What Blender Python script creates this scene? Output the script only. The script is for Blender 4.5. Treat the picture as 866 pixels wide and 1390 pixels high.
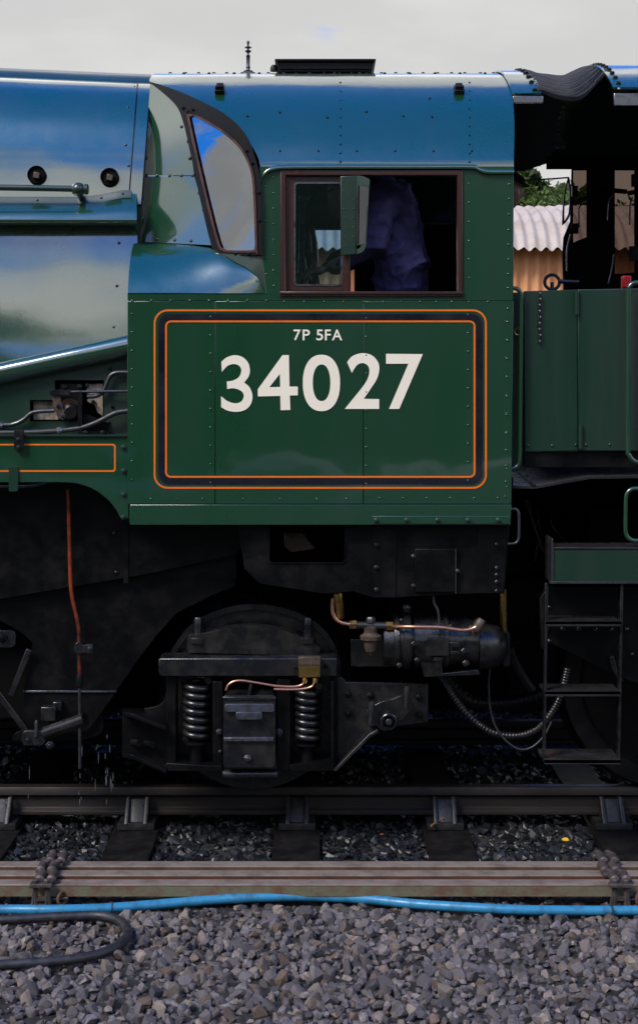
import bpy, bmesh, math, random
import numpy as np
from mathutils import Vector, Matrix, noise
from mathutils.geometry import tessellate_polygon

random.seed(7); RNG = np.random.default_rng(7)
for o in list(bpy.data.objects): bpy.data.objects.remove(o)
S = bpy.context.scene
COL = S.collection
R = math.radians

# ---------------------------------------------------------------- camera, sky, sun, exposure
CAM = Vector((0.0, -8.37, 2.033)); F = 2009.0; PX, PY = 433.0, 530.0      # photo pixels (866 x 1390)
cd = bpy.data.cameras.new('camera'); cam = bpy.data.objects.new('camera', cd); COL.objects.link(cam)
cam.location = CAM; cam.rotation_euler = (R(90), 0, 0)
cd.sensor_fit = 'VERTICAL'; cd.sensor_height = 36.0; cd.lens = F / 1390 * 36.0
cd.shift_y = -(695 - PY) / 1390; cd.shift_x = 0.0
cd.clip_start = 0.1; cd.clip_end = 3000
S.camera = cam

CLOUD_OFF = 2.9
SUN_EL, SUN_AZ = R(46), R(226)      # azimuth measured from +Y towards +X
sun_dir = Vector((math.sin(SUN_AZ) * math.cos(SUN_EL), math.cos(SUN_AZ) * math.cos(SUN_EL), math.sin(SUN_EL)))
world = bpy.data.worlds.new('World'); S.world = world; world.use_nodes = True
nt = world.node_tree; nt.nodes.clear()
def nn(t, ty, **kw):
    n = t.nodes.new(ty)
    for k, v in kw.items(): setattr(n, k, v)
    return n
sky = nn(nt, 'ShaderNodeTexSky', sky_type='NISHITA', sun_disc=False)
sky.sun_elevation = SUN_EL; sky.sun_rotation = SUN_AZ; sky.air_density = 1.0; sky.dust_density = 0.6; sky.ozone_density = 2.2
tc = nn(nt, 'ShaderNodeTexCoord')
sep = nn(nt, 'ShaderNodeSeparateXYZ'); nt.links.new(tc.outputs['Generated'], sep.inputs[0])
# clouds: the view direction is projected on a flat cloud deck
zc = nn(nt, 'ShaderNodeMath', operation='MAXIMUM'); zc.inputs[1].default_value = 0.0; nt.links.new(sep.outputs['Z'], zc.inputs[0])
za = nn(nt, 'ShaderNodeMath', operation='ADD'); za.inputs[1].default_value = 0.16; nt.links.new(zc.outputs[0], za.inputs[0])
dv = nn(nt, 'ShaderNodeVectorMath', operation='DIVIDE'); nt.links.new(tc.outputs['Generated'], dv.inputs[0]); nt.links.new(za.outputs[0], dv.inputs[1])
cn = nn(nt, 'ShaderNodeTexNoise'); cn.inputs['Scale'].default_value = 1.15; cn.inputs['Detail'].default_value = 9; cn.inputs['Roughness'].default_value = 0.58
of = nn(nt, 'ShaderNodeVectorMath', operation='ADD'); of.inputs[1].default_value = (CLOUD_OFF, 2.0 * CLOUD_OFF, 0.0); nt.links.new(dv.outputs[0], of.inputs[0])
nt.links.new(of.outputs[0], cn.inputs['Vector'])
cr = nn(nt, 'ShaderNodeMapRange', interpolation_type='SMOOTHSTEP'); cr.inputs[1].default_value = 0.54; cr.inputs[2].default_value = 0.66
bi = nn(nt, 'ShaderNodeMapRange', interpolation_type='SMOOTHSTEP'); bi.inputs[1].default_value = 0.84; bi.inputs[2].default_value = 0.52; bi.inputs[3].default_value = -0.07; bi.inputs[4].default_value = 0.175
nt.links.new(sep.outputs['Z'], bi.inputs[0])
ba = nn(nt, 'ShaderNodeMath', operation='ADD'); nt.links.new(cn.outputs['Fac'], ba.inputs[0]); nt.links.new(bi.outputs[0], ba.inputs[1]); nt.links.new(ba.outputs[0], cr.inputs[0])
# pale haze towards the horizon, all round
hz = nn(nt, 'ShaderNodeMapRange', interpolation_type='SMOOTHSTEP'); hz.inputs[1].default_value = 0.26; hz.inputs[2].default_value = 0.04
hz.inputs[3].default_value = 0.0; hz.inputs[4].default_value = 1.0
nt.links.new(sep.outputs['Z'], hz.inputs[0])
mx = nn(nt, 'ShaderNodeMath', operation='MAXIMUM'); nt.links.new(cr.outputs[0], mx.inputs[0]); nt.links.new(hz.outputs[0], mx.inputs[1])
cn2 = nn(nt, 'ShaderNodeTexNoise'); cn2.inputs['Scale'].default_value = 2.1; cn2.inputs['Detail'].default_value = 6
nt.links.new(of.outputs[0], cn2.inputs['Vector'])
cc = nn(nt, 'ShaderNodeMix', data_type='RGBA'); cc.inputs[6].default_value = (3.6, 3.55, 3.5, 1); cc.inputs[7].default_value = (6.9, 6.75, 6.5, 1)
cl = nn(nt, 'ShaderNodeMapRange', interpolation_type='SMOOTHSTEP'); cl.inputs[1].default_value = 0.38; cl.inputs[2].default_value = 0.62
nt.links.new(cn2.outputs['Fac'], cl.inputs[0]); nt.links.new(cl.outputs[0], cc.inputs[0])
lowm = nn(nt, 'ShaderNodeMapRange', interpolation_type='SMOOTHSTEP'); lowm.inputs[1].default_value = 0.42; lowm.inputs[2].default_value = 0.24; lowm.inputs[4].default_value = 0.90
nt.links.new(sep.outputs['Z'], lowm.inputs[0])
cc2 = nn(nt, 'ShaderNodeMix', data_type='RGBA'); nt.links.new(lowm.outputs[0], cc2.inputs[0]); nt.links.new(cc.outputs[2], cc2.inputs[6]); cc2.inputs[7].default_value = (2.55, 2.55, 2.55, 1)
bl = nn(nt, 'ShaderNodeMix', data_type='RGBA', blend_type='MULTIPLY'); bl.inputs[0].default_value = 1.0; bl.inputs[7].default_value = (0.08, 0.52, 1.22, 1)
nt.links.new(sky.outputs[0], bl.inputs[6])
fin = nn(nt, 'ShaderNodeMix', data_type='RGBA'); nt.links.new(mx.outputs[0], fin.inputs[0]); nt.links.new(bl.outputs[2], fin.inputs[6]); nt.links.new(cc2.outputs[2], fin.inputs[7])
bg = nn(nt, 'ShaderNodeBackground'); bg.inputs['Strength'].default_value = 0.1; nt.links.new(fin.outputs[2], bg.inputs['Color'])
wo = nn(nt, 'ShaderNodeOutputWorld'); nt.links.new(bg.outputs[0], wo.inputs[0])

sl = bpy.data.lights.new('sun', 'SUN'); sl.energy = 1.5; sl.angle = R(20); sl.color = (1.0, 0.92, 0.80)
so = bpy.data.objects.new('sun', sl); COL.objects.link(so); so.rotation_euler = sun_dir.to_track_quat('Z', 'Y').to_euler(); so.location = (0, -20, 30)
S.view_settings.view_transform = 'Standard'; S.view_settings.look = 'None'; S.view_settings.exposure = 1.27; S.view_settings.gamma = 1.0
S.view_settings.use_curve_mapping = False
S.render.engine = 'CYCLES'

# ---------------------------------------------------------------- helpers
def W(px, py, Y):
    d = Y - CAM.y
    return Vector(((px - PX) * d / F, Y, CAM.z - (py - PY) * d / F))
def mpp(Y): return (Y - CAM.y) / F          # metres per photo pixel at depth Y

def link(name, me, mat, parent=None, sharp=35):
    o = bpy.data.objects.new(name, me); COL.objects.link(o)
    if mat is not None: me.materials.append(mat)
    if parent is not None:
        o.parent = parent; o.matrix_parent_inverse = wm(parent).inverted()
    if sharp is not None and len(me.polygons):
        me.shade_smooth(); me.set_sharp_from_angle(angle=R(sharp))
    return o
def wm(o):
    m = Matrix.Translation(o.location) @ o.rotation_euler.to_matrix().to_4x4()
    return (wm(o.parent) @ o.matrix_parent_inverse @ m) if o.parent else m
def mesh(name, v, f, mat, parent=None, sharp=35, bevel=0, solid=0, kind=None, seg=2):
    me = bpy.data.meshes.new(name); me.from_pydata([tuple(p) for p in v], [], f); me.update()
    bm = bmesh.new(); bm.from_mesh(me); bmesh.ops.recalc_face_normals(bm, faces=bm.faces); bm.to_mesh(me); bm.free()
    o = link(name, me, mat, parent, sharp)
    if solid and sharp is not None:
        cnt = {}
        for p_ in me.polygons:
            for e_ in p_.edge_keys: cnt[e_] = cnt.get(e_, 0) + 1
        for e_ in me.edges:
            if cnt.get(tuple(sorted(e_.vertices)), 0) < 2: e_.use_edge_sharp = True
    if solid:
        m = o.modifiers.new('thickness', 'SOLIDIFY'); m.thickness = solid; m.offset = -1
    if bevel:
        m = o.modifiers.new('edges', 'BEVEL'); m.width = bevel; m.segments = seg; m.limit_method = 'ANGLE'; m.angle_limit = R(40); m.harden_normals = False
    if kind: o['kind'] = kind
    return o
class MB:
    def __init__(s): s.v = []; s.f = []
    def add(s, v, f):
        b = len(s.v); s.v += [Vector(p) for p in v]; s.f += [tuple(i + b for i in q) for q in f]; return s
    def build(s, name, mat, parent=None, **k): return mesh(name, s.v, s.f, mat, parent, **k)
def tag(o, label, cat, group=None, kind=None):
    if label: o['label'] = label
    if cat: o['category'] = cat
    if group: o['group'] = group
    if kind: o['kind'] = kind
    return o
def empty(name, loc, label, cat, group=None):
    o = bpy.data.objects.new(name, None); COL.objects.link(o); o.location = loc; o.empty_display_size = 0.2
    return tag(o, label, cat, group)
def smooth(pts, closed=True, n=6):
    """Catmull-Rom through points; a point with a true third value is a corner."""
    P = [Vector((p[0], p[1])) for p in pts]; C = [len(p) > 2 and p[2] for p in pts]; N = len(P); out = []
    for i in range(N if closed else N - 1):
        a, b = P[i], P[(i + 1) % N]
        p0 = P[i - 1] if (closed or i > 0) else a
        p3 = P[(i + 2) % N] if (closed or i + 2 < N) else b
        if C[i]: p0 = a - (b - a) * 0.3
        if C[(i + 1) % N]: p3 = b + (b - a) * 0.3
        if C[i] and C[(i + 1) % N]: out.append((a.x, a.y)); continue
        for k in range(n):
            t = k / n
            q = 0.5 * ((2 * a) + (-p0 + b) * t + (2 * p0 - 5 * a + 4 * b - p3) * t * t + (-p0 + 3 * a - 3 * b + p3) * t ** 3)
            out.append((q.x, q.y))
    if not closed: out.append((P[-1].x, P[-1].y))
    return out
def rrect(x0, y0, x1, y1, r, n=5):
    pts = []
    for cx, cy, a0 in ((x1 - r, y0 + r, -90), (x1 - r, y1 - r, 0), (x0 + r, y1 - r, 90), (x0 + r, y0 + r, 180)):
        for k in range(n + 1):
            a = R(a0 + 90 * k / n); pts.append((cx + r * math.cos(a), cy + r * math.sin(a)))
    return pts
def rect(x0, y0, x1, y1): return [(x0, y0), (x1, y0), (x1, y1), (x0, y1)]
def ell(cx, cy, rx, ry, n=40, e=2.0):
    return [(cx + rx * math.copysign(abs(math.cos(t)) ** (2 / e), math.cos(t)), cy + ry * math.copysign(abs(math.sin(t)) ** (2 / e), math.sin(t)))
            for t in [2 * math.pi * k / n for k in range(n)]]
def prism_data(outer, Y, depth, holes=()):
    Yf = Y if callable(Y) else (lambda a, b: Y)
    loops = [list(outer)] + [list(h) for h in holes]
    flat = [p for l in loops for p in l]
    tris = tessellate_polygon([[Vector((p[0], p[1], 0)) for p in l] for l in loops]) if (holes or len(outer) > 4) else None
    front = [W(p[0], p[1], Yf(p[0], p[1])) for p in flat]
    back = [v + Vector((0, depth, 0)) for v in front]; n = len(flat); f = []
    if tris is None: f += [tuple(range(n)), tuple(range(2 * n - 1, n - 1, -1))]
    else:
        for t in tris: f.append(tuple(t)); f.append(tuple(i + n for i in reversed(t)))
    b = 0
    for l in loops:
        m = len(l)
        for i in range(m):
            j = (i + 1) % m; f.append((b + i, b + j, b + j + n, b + i + n))
        b += m
    return front + back, f
def prism(name, outer, Y, depth, mat, parent=None, holes=(), bevel=0.002, **k):
    v, f = prism_data(outer, Y, depth, holes)
    return mesh(name, v, f, mat, parent, bevel=bevel, **k)
def boxdata(c, s, rot=None):
    v = [Vector((x * s[0] / 2, y * s[1] / 2, z * s[2] / 2)) for x in (-1, 1) for y in (-1, 1) for z in (-1, 1)]
    if rot is not None: v = [rot @ p for p in v]
    v = [p + Vector(c) for p in v]
    return v, [(0, 1, 3, 2), (4, 6, 7, 5), (0, 4, 5, 1), (2, 3, 7, 6), (0, 2, 6, 4), (1, 5, 7, 3)]
def frames(P):
    T = [(P[min(i + 1, len(P) - 1)] - P[max(i - 1, 0)]).normalized() for i in range(len(P))]
    u = T[0].orthogonal().normalized(); out = []
    for t in T:
        u = (u - t * u.dot(t)); u = u.normalized() if u.length > 1e-6 else t.orthogonal().normalized()
        out.append((u.copy(), t.cross(u)))
    return out
def tubedata(P, r, seg=10, caps=True, closed=False):
    P = [Vector(p) for p in P]; fr = frames(P); v = []; f = []
    for i, p in enumerate(P):
        ri = r[i] if isinstance(r, (list, tuple)) else r
        for k in range(seg):
            a = 2 * math.pi * k / seg; v.append(p + (fr[i][0] * math.cos(a) + fr[i][1] * math.sin(a)) * ri)
    n = len(P)
    for i in range(n - 1):
        for k in range(seg):
            l = (k + 1) % seg; f.append((i * seg + k, i * seg + l, (i + 1) * seg + l, (i + 1) * seg + k))
    if caps: f.append(tuple(range(seg))); f.append(tuple(range((n - 1) * seg, n * seg)))
    return v, f
def spline3(P, n=6):
    P = [Vector(p) for p in P]; out = []
    for i in range(len(P) - 1):
        a, b = P[i], P[i + 1]; p0 = P[i - 1] if i else a * 2 - b; p3 = P[i + 2] if i + 2 < len(P) else b * 2 - a
        for k in range(n):
            t = k / n
            out.append(0.5 * ((2 * a) + (-p0 + b) * t + (2 * p0 - 5 * a + 4 * b - p3) * t * t + (-p0 + 3 * a - 3 * b + p3) * t ** 3))
    out.append(P[-1]); return out
def tube(name, P, r, mat, parent=None, seg=10, n=6, sm=True, kind=None):
    v, f = tubedata(spline3(P, n) if sm else P, r, seg); return mesh(name, v, f, mat, parent, sharp=50, kind=kind)
def pxtube(name, pts, Y, rpx, mat, parent=None, seg=10, n=6):
    """pts: (px, py) or (px, py, Y)."""
    return tube(name, [W(p[0], p[1], p[2] if len(p) > 2 else Y) for p in pts], rpx * mpp(Y), mat, parent, seg, n)
def lathedata(prof, c, ax, seg=24):
    """prof: (radius, distance along ax)."""
    ax = Vector(ax).normalized(); u = ax.orthogonal().normalized(); w = ax.cross(u); c = Vector(c); v = []; f = []
    for r, h in prof:
        for k in range(seg):
            a = 2 * math.pi * k / seg; v.append(c + ax * h + (u * math.cos(a) + w * math.sin(a)) * max(r, 1e-5))
    for i in range(len(prof) - 1):
        for k in range(seg):
            l = (k + 1) % seg; f.append((i * seg + k, i * seg + l, (i + 1) * seg + l, (i + 1) * seg + k))
    f.append(tuple(range(seg))); f.append(tuple(range((len(prof) - 1) * seg, len(prof) * seg)))
    return v, f
def lathe(name, prof, c, ax, mat, parent=None, seg=24, **k):
    v, f = lathedata(prof, c, ax, seg); return mesh(name, v, f, mat, parent, **k)
def disc(name, px, py, Y, rpx, depth, mat, parent=None, seg=24, ch=0.15):
    """A round boss facing the camera side (-Y)."""
    r = rpx * mpp(Y); return lathe(name, [(r, -depth), (r, -ch * r), (r * (1 - ch), 0)], W(px, py, Y), (0, -1, 0), mat, parent, seg)
def ringdata(c, ax, Rr, r, n=28, seg=8):
    ax = Vector(ax).normalized(); u = ax.orthogonal().normalized(); w = ax.cross(u); c = Vector(c); v = []; f = []
    for i in range(n):
        a = 2 * math.pi * i / n; d = u * math.cos(a) + w * math.sin(a)
        for k in range(seg):
            b = 2 * math.pi * k / seg; v.append(c + d * (Rr + r * math.cos(b)) + ax * r * math.sin(b))
    for i in range(n):
        j = (i + 1) % n
        for k in range(seg):
            l = (k + 1) % seg; f.append((i * seg + k, i * seg + l, j * seg + l, j * seg + k))
    return v, f
def rivets(name, L, mat, parent, seg=7):
    """L: (px, py, Y, radius px[, normal]) -> one joined mesh of small domed heads."""
    mb = MB()
    for q in L:
        px, py, Y, r = q[:4]; ax = q[4] if len(q) > 4 else (0, -1, 0); rr = r * mpp(Y) * 0.86
        v, f = lathedata([(rr, -0.3 * rr), (rr, 0.1 * rr), (rr * 0.72, 0.55 * rr), (rr * 0.25, 0.78 * rr)], W(px, py, Y), ax, seg); mb.add(v, f)
    return mb.build(name, mat, parent, kind='stuff', sharp=60)
def bolts(name, L, mat, parent):
    """hexagon nuts with a stud: (px, py, Y, radius px)."""
    mb = MB()
    for px, py, Y, r in L:
        rr = r * mpp(Y)
        v, f = lathedata([(rr, -0.2 * rr), (rr, 0.75 * rr), (rr * 0.8, 0.9 * rr)], W(px, py, Y), (0, -1, 0), 6); mb.add(v, f)
        v, f = lathedata([(rr * 0.5, 0.5 * rr), (rr * 0.5, 1.25 * rr), (rr * 0.35, 1.4 * rr)], W(px, py, Y), (0, -1, 0), 8); mb.add(v, f)
    return mb.build(name, mat, parent, kind='stuff', sharp=30)
def lerp(a, b, t): return a + (b - a) * t

# ---------------------------------------------------------------- materials
def mat(name, col, rough=0.5, metal=0.0, col2=None, vscale=6.0, vlo=0.42, vhi=0.65, rvar=0.15, bump=0.0, bscale=40.0, wave=0.0, wscale=2.5,
        coat=0.0, coat_ior=1.5, coat_rough=0.03, spec=0.5, streak=False, attr=None, objrand=False, ior=1.5, vdetail=6):
    m = bpy.data.materials.new(name); m.use_nodes = True; t = m.node_tree; t.nodes.clear()
    out = nn(t, 'ShaderNodeOutputMaterial'); b = nn(t, 'ShaderNodeBsdfPrincipled'); t.links.new(b.outputs[0], out.inputs[0])
    b.inputs['Metallic'].default_value = metal; b.inputs['Roughness'].default_value = rough; b.inputs['IOR'].default_value = ior
    b.inputs['Specular IOR Level'].default_value = spec
    b.inputs['Coat Weight'].default_value = coat; b.inputs['Coat IOR'].default_value = coat_ior; b.inputs['Coat Roughness'].default_value = coat_rough
    c = nn(t, 'ShaderNodeTexCoord'); src = c.outputs['Object']
    if streak:
        mp = nn(t, 'ShaderNodeMapping'); mp.inputs['Scale'].default_value = (1, 1, 0.12); t.links.new(src, mp.inputs[0]); vsrc = mp.outputs[0]
    else: vsrc = src
    n1 = nn(t, 'ShaderNodeTexNoise'); n1.inputs['Scale'].default_value = vscale; n1.inputs['Detail'].default_value = vdetail; n1.inputs['Roughness'].default_value = 0.62
    t.links.new(vsrc, n1.inputs['Vector'])
    mr = nn(t, 'ShaderNodeMapRange'); mr.inputs[1].default_value = vlo; mr.inputs[2].default_value = vhi; t.links.new(n1.outputs['Fac'], mr.inputs[0])
    if col2 is None: col2 = tuple(x * 0.75 for x in col)
    cm = nn(t, 'ShaderNodeMix', data_type='RGBA'); cm.inputs[6].default_value = (*col, 1); cm.inputs[7].default_value = (*col2, 1)
    t.links.new(mr.outputs[0], cm.inputs[0]); cout = cm.outputs[2]
    if attr:
        at = nn(t, 'ShaderNodeAttribute', attribute_name=attr); mm = nn(t, 'ShaderNodeMix', data_type='RGBA', blend_type='MULTIPLY'); mm.inputs[0].default_value = 1
        t.links.new(cout, mm.inputs[6]); t.links.new(at.outputs['Color'], mm.inputs[7]); cout = mm.outputs[2]
    t.links.new(cout, b.inputs['Base Color'])
    rr = nn(t, 'ShaderNodeMapRange'); rr.inputs[1].default_value = 0.3; rr.inputs[2].default_value = 0.7
    rr.inputs[3].default_value = max(0.02, rough - rvar); rr.inputs[4].default_value = min(1, rough + rvar)
    t.links.new(n1.outputs['Fac'], rr.inputs[0]); t.links.new(rr.outputs[0], b.inputs['Roughness'])
    nrm = None
    if wave:
        n2 = nn(t, 'ShaderNodeTexNoise'); n2.inputs['Scale'].default_value = wscale; n2.inputs['Detail'].default_value = 1.5; t.links.new(src, n2.inputs['Vector'])
        bw = nn(t, 'ShaderNodeBump'); bw.inputs['Strength'].default_value = 1.0; bw.inputs['Distance'].default_value = wave; t.links.new(n2.outputs['Fac'], bw.inputs['Height']); nrm = bw.outputs[0]
    if bump:
        n3 = nn(t, 'ShaderNodeTexNoise'); n3.inputs['Scale'].default_value = bscale; n3.inputs['Detail'].default_value = 6; n3.inputs['Roughness'].default_value = 0.65; t.links.new(src, n3.inputs['Vector'])
        bb = nn(t, 'ShaderNodeBump'); bb.inputs['Strength'].default_value = 1.0; bb.inputs['Distance'].default_value = bump; t.links.new(n3.outputs['Fac'], bb.inputs['Height'])
        if nrm: t.links.new(nrm, bb.inputs['Normal'])
        nrm = bb.outputs[0]
    if nrm:
        t.links.new(nrm, b.inputs['Normal'])
        if coat: t.links.new(nrm, b.inputs['Coat Normal'])
    return m
def glassmat(name, tint, ior, rough=0.0, mn=0.0):
    m = bpy.data.materials.new(name); m.use_nodes = True; t = m.node_tree; t.nodes.clear()
    out = nn(t, 'ShaderNodeOutputMaterial'); tr = nn(t, 'ShaderNodeBsdfTransparent'); tr.inputs[0].default_value = (*tint, 1)
    gl = nn(t, 'ShaderNodeBsdfGlossy'); gl.inputs['Roughness'].default_value = rough; gl.inputs['Color'].default_value = (0.92, 0.96, 1, 1)
    fr = nn(t, 'ShaderNodeFresnel'); fr.inputs['IOR'].default_value = ior
    c = nn(t, 'ShaderNodeTexCoord'); n = nn(t, 'ShaderNodeTexNoise'); n.inputs['Scale'].default_value = 3; t.links.new(c.outputs['Object'], n.inputs['Vector'])
    bw = nn(t, 'ShaderNodeBump'); bw.inputs['Distance'].default_value = 0.002; t.links.new(n.outputs['Fac'], bw.inputs['Height']); t.links.new(bw.outputs[0], gl.inputs['Normal'])
    mx = nn(t, 'ShaderNodeMixShader'); t.links.new(fr.outputs[0], mx.inputs[0]); t.links.new(tr.outputs[0], mx.inputs[1]); t.links.new(gl.outputs[0], mx.inputs[2])
    t.links.new(mx.outputs[0], out.inputs[0]); return m

GREEN = (0.0036, 0.044, 0.0160)
M = {}
M['green'] = mat('green_paint', GREEN, 0.32, col2=(0.0075, 0.041, 0.021), vscale=1.6, wave=0.006, wscale=2.2, coat=1, coat_ior=1.7, coat_rough=0.04, streak=True, rvar=0.08)
M['greenroof'] = mat('green_roof_paint', GREEN, 0.30, col2=(0.007, 0.040, 0.022), vscale=2.5, wave=0.005, wscale=2.6, coat=1, coat_ior=2.12, coat_rough=0.06, rvar=0.08, bump=0.0006, bscale=18)
M['greenclad'] = mat('green_cladding_paint', GREEN, 0.30, col2=(0.007, 0.040, 0.022), vscale=3, wave=0.007, wscale=1.7, coat=1, coat_ior=2.3, coat_rough=0.07, rvar=0.08, bump=0.00012, bscale=30)
M['greendull'] = mat('green_paint_worn', (0.006, 0.030, 0.016), 0.42, col2=(0.010, 0.022, 0.014), vscale=3, wave=0.004, coat=0.5, coat_ior=1.5, coat_rough=0.12, streak=True)
M['black'] = mat('black_grimy_paint', (0.0026, 0.0027, 0.0034), 0.40, col2=(0.0046, 0.0042, 0.0042), vscale=9, bump=0.0008, bscale=55, streak=False, rvar=0.18, spec=0.22)
M['blackmatt'] = mat('matt_black', (0.003, 0.003, 0.0035), 0.8, col2=(0.005, 0.0045, 0.004), vscale=5, bump=0.001, bscale=30, spec=0.08)  # even near-black matt base
M['blackgloss'] = mat('black_oily_metal', (0.006, 0.0065, 0.009), 0.28, col2=(0.015, 0.013, 0.012), vscale=12, bump=0.0007, bscale=70, spec=0.75, rvar=0.15)
M['steel'] = mat('worn_steel', (0.10, 0.105, 0.115), 0.36, metal=0.8, col2=(0.05, 0.048, 0.046), vscale=14, bump=0.0005, bscale=80)
M['glintsteel'] = mat('steel_edge_highlight', (0.17, 0.19, 0.235), 0.33, metal=0.75, col2=(0.06, 0.06, 0.065), vscale=22, bump=0.0006, bscale=80)  # bluish highlight on axlebox and hopper edges put into the steel colour
M['brightsteel'] = mat('bright_steel', (0.32, 0.33, 0.35), 0.28, metal=1.0, col2=(0.16, 0.15, 0.14), vscale=25)
M['copper'] = mat('copper_pipe', (0.80, 0.42, 0.28), 0.30, metal=0.9, col2=(0.50, 0.22, 0.13), vscale=18)
M['redcopper'] = mat('red_copper_pipe', (0.46, 0.075, 0.03), 0.36, metal=0.5, col2=(0.055, 0.022, 0.014), vscale=7, vlo=0.40, vhi=0.60)
M['brass'] = mat('brass', (0.62, 0.40, 0.13), 0.34, metal=1.0, col2=(0.30, 0.19, 0.07), vscale=30)
M['bronzebead'] = mat('bronze_bead', (0.10, 0.045, 0.032), 0.4, metal=0.5, col2=(0.04, 0.02, 0.018), vscale=20)
M['wood'] = mat('varnished_wood', (0.045, 0.014, 0.009), 0.36, col2=(0.020, 0.007, 0.005), vscale=9, coat=0.5, coat_rough=0.15, bump=0.0006, bscale=50)
M['cream'] = mat('cream_paint', (0.88, 0.81, 0.66), 0.42, col2=(0.84, 0.77, 0.62), vscale=5, bump=0.0001)
M['numedge'] = mat('numeral_edge_paint', (0.02, 0.012, 0.01), 0.5)
M['orange'] = mat('orange_lining', (0.83, 0.16, 0.008), 0.40, col2=(0.70, 0.13, 0.008), vscale=8)
M['liningblack'] = mat('black_lining', (0.006, 0.006, 0.012), 0.32, coat=0.6, coat_ior=1.5, coat_rough=0.06)
M['dirtycream'] = mat('dirty_bare_metal', (0.42, 0.36, 0.28), 0.55, metal=0.2, col2=(0.13, 0.085, 0.05), vscale=28, bump=0.0008)
M['gunmetal'] = mat('oily_grey_casting', (0.0062, 0.0064, 0.0078), 0.31, col2=(0.016, 0.0135, 0.0115), vscale=14, bump=0.0014, bscale=60, spec=0.65, rvar=0.16)
M['tanmetal'] = mat('oily_tan_metal', (0.12, 0.088, 0.066), 0.45, metal=0.3, col2=(0.04, 0.028, 0.022), vscale=25)
M['rust'] = mat('rust', (0.17, 0.075, 0.04), 0.8, col2=(0.07, 0.035, 0.025), vscale=25, bump=0.001, bscale=90)
M['canvas'] = mat('black_canvas', (0.036, 0.036, 0.040), 0.85, col2=(0.055, 0.055, 0.06), vscale=20, bump=0.0008, bscale=150)
M['glass'] = glassmat('window_glass', (0.50, 0.68, 0.78), 2.2)
M['mirrorglass'] = glassmat('spectacle_glass', (0.45, 0.5, 0.52), 3.6)
M['darkglass'] = glassmat('dirty_glass', (0.42, 0.36, 0.32), 1.5)
M['blueglass'] = glassmat('side_screen_glass', (0.25, 0.27, 0.33), 2.0)
M['red'] = mat('red_lamp_lens', (0.25, 0.010, 0.012), 0.25)
M['rubber'] = mat('black_rubber', (0.018, 0.018, 0.022), 0.48, col2=(0.03, 0.03, 0.034), vscale=30, bump=0.0005, bscale=120)

# ---------------------------------------------------------------- setting: ground and ballast bed
def ground_h(x, y):
    h = -0.34
    if y < -16.0:  # unseen bank behind the camera, added as dark backdrop for paint reflections
        t = min(1.0, (-16.0 - y) / 9.0); t = t * t * (3 - 2 * t)
        top = 8.2 + 2.2 * math.exp(-((x + 13.0) / 4.5) ** 2) + 1.0 * noise.noise(Vector((x * 0.11, y * 0.05, 3)))
        h += top * t + 0.35 * t * noise.noise(Vector((x * 0.5, y * 0.5, 0)))
    return h
def axis(lst):
    out = []
    for a, b, n in lst: out += list(np.linspace(a, b, n, endpoint=False))
    return out + [lst[-1][1]]
gx = axis([(-900, -60, 8), (-60, 60, 100), (60, 900, 8)]); gy = axis([(-900, -40, 8), (-40, -11, 36), (-11, 40, 18), (40, 1500, 8)])
gv = [(x, y, ground_h(x, y)) for y in gy for x in gx]; nx = len(gx)
gf = [(j * nx + i, j * nx + i + 1, (j + 1) * nx + i + 1, (j + 1) * nx + i) for j in range(len(gy) - 1) for i in range(nx - 1)]
M['turf'] = mat('turf_and_earth', (0.035, 0.058, 0.020), 0.9, col2=(0.060, 0.055, 0.030), vscale=0.8, bump=0.04, bscale=3, spec=0.2)
g = mesh('ground', gv, gf, M['turf'], sharp=60); g['kind'] = 'structure'
M['bed'] = mat('ballast_fines', (0.035, 0.032, 0.032), 0.9, col2=(0.014, 0.013, 0.013), vscale=20, bump=0.012, bscale=40, spec=0.3)
bv, bf = boxdata((0, -1.4, -0.29), (60, 8.0, 0.13)); bed = mesh('ballast_bed', bv, bf, M['bed'], sharp=None); bed['kind'] = 'structure'

M['darkbrick'] = mat('shade_dark_brick', (0.035, 0.022, 0.018), 0.9, col2=(0.014, 0.012, 0.012), vscale=9, bump=0.004, bscale=30, spec=0.15)  # shade beyond the engine put into this dark brick tone
pv, pf = boxdata((0, 3.15, 0.28), (80, 2.4, 1.24)); pf_ = mesh('unseen_platform', pv, pf, M['darkbrick'], sharp=None, bevel=0.01); pf_['kind'] = 'structure'  # added platform, kept dark so the gap under the engine reads black

M['concrete'] = mat('pale_concrete', (0.36, 0.34, 0.31), 0.85, col2=(0.24, 0.23, 0.21), vscale=3, bump=0.003, bscale=20)
pv, pf = boxdata((0, -14.6, 0.30), (120, 3.2, 1.28)); p2 = mesh('unseen_platform', pv, pf, M['concrete'], sharp=None, bevel=0.02); p2['kind'] = 'structure'  # unseen, behind the camera; added for a pale line in the cab reflections

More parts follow.
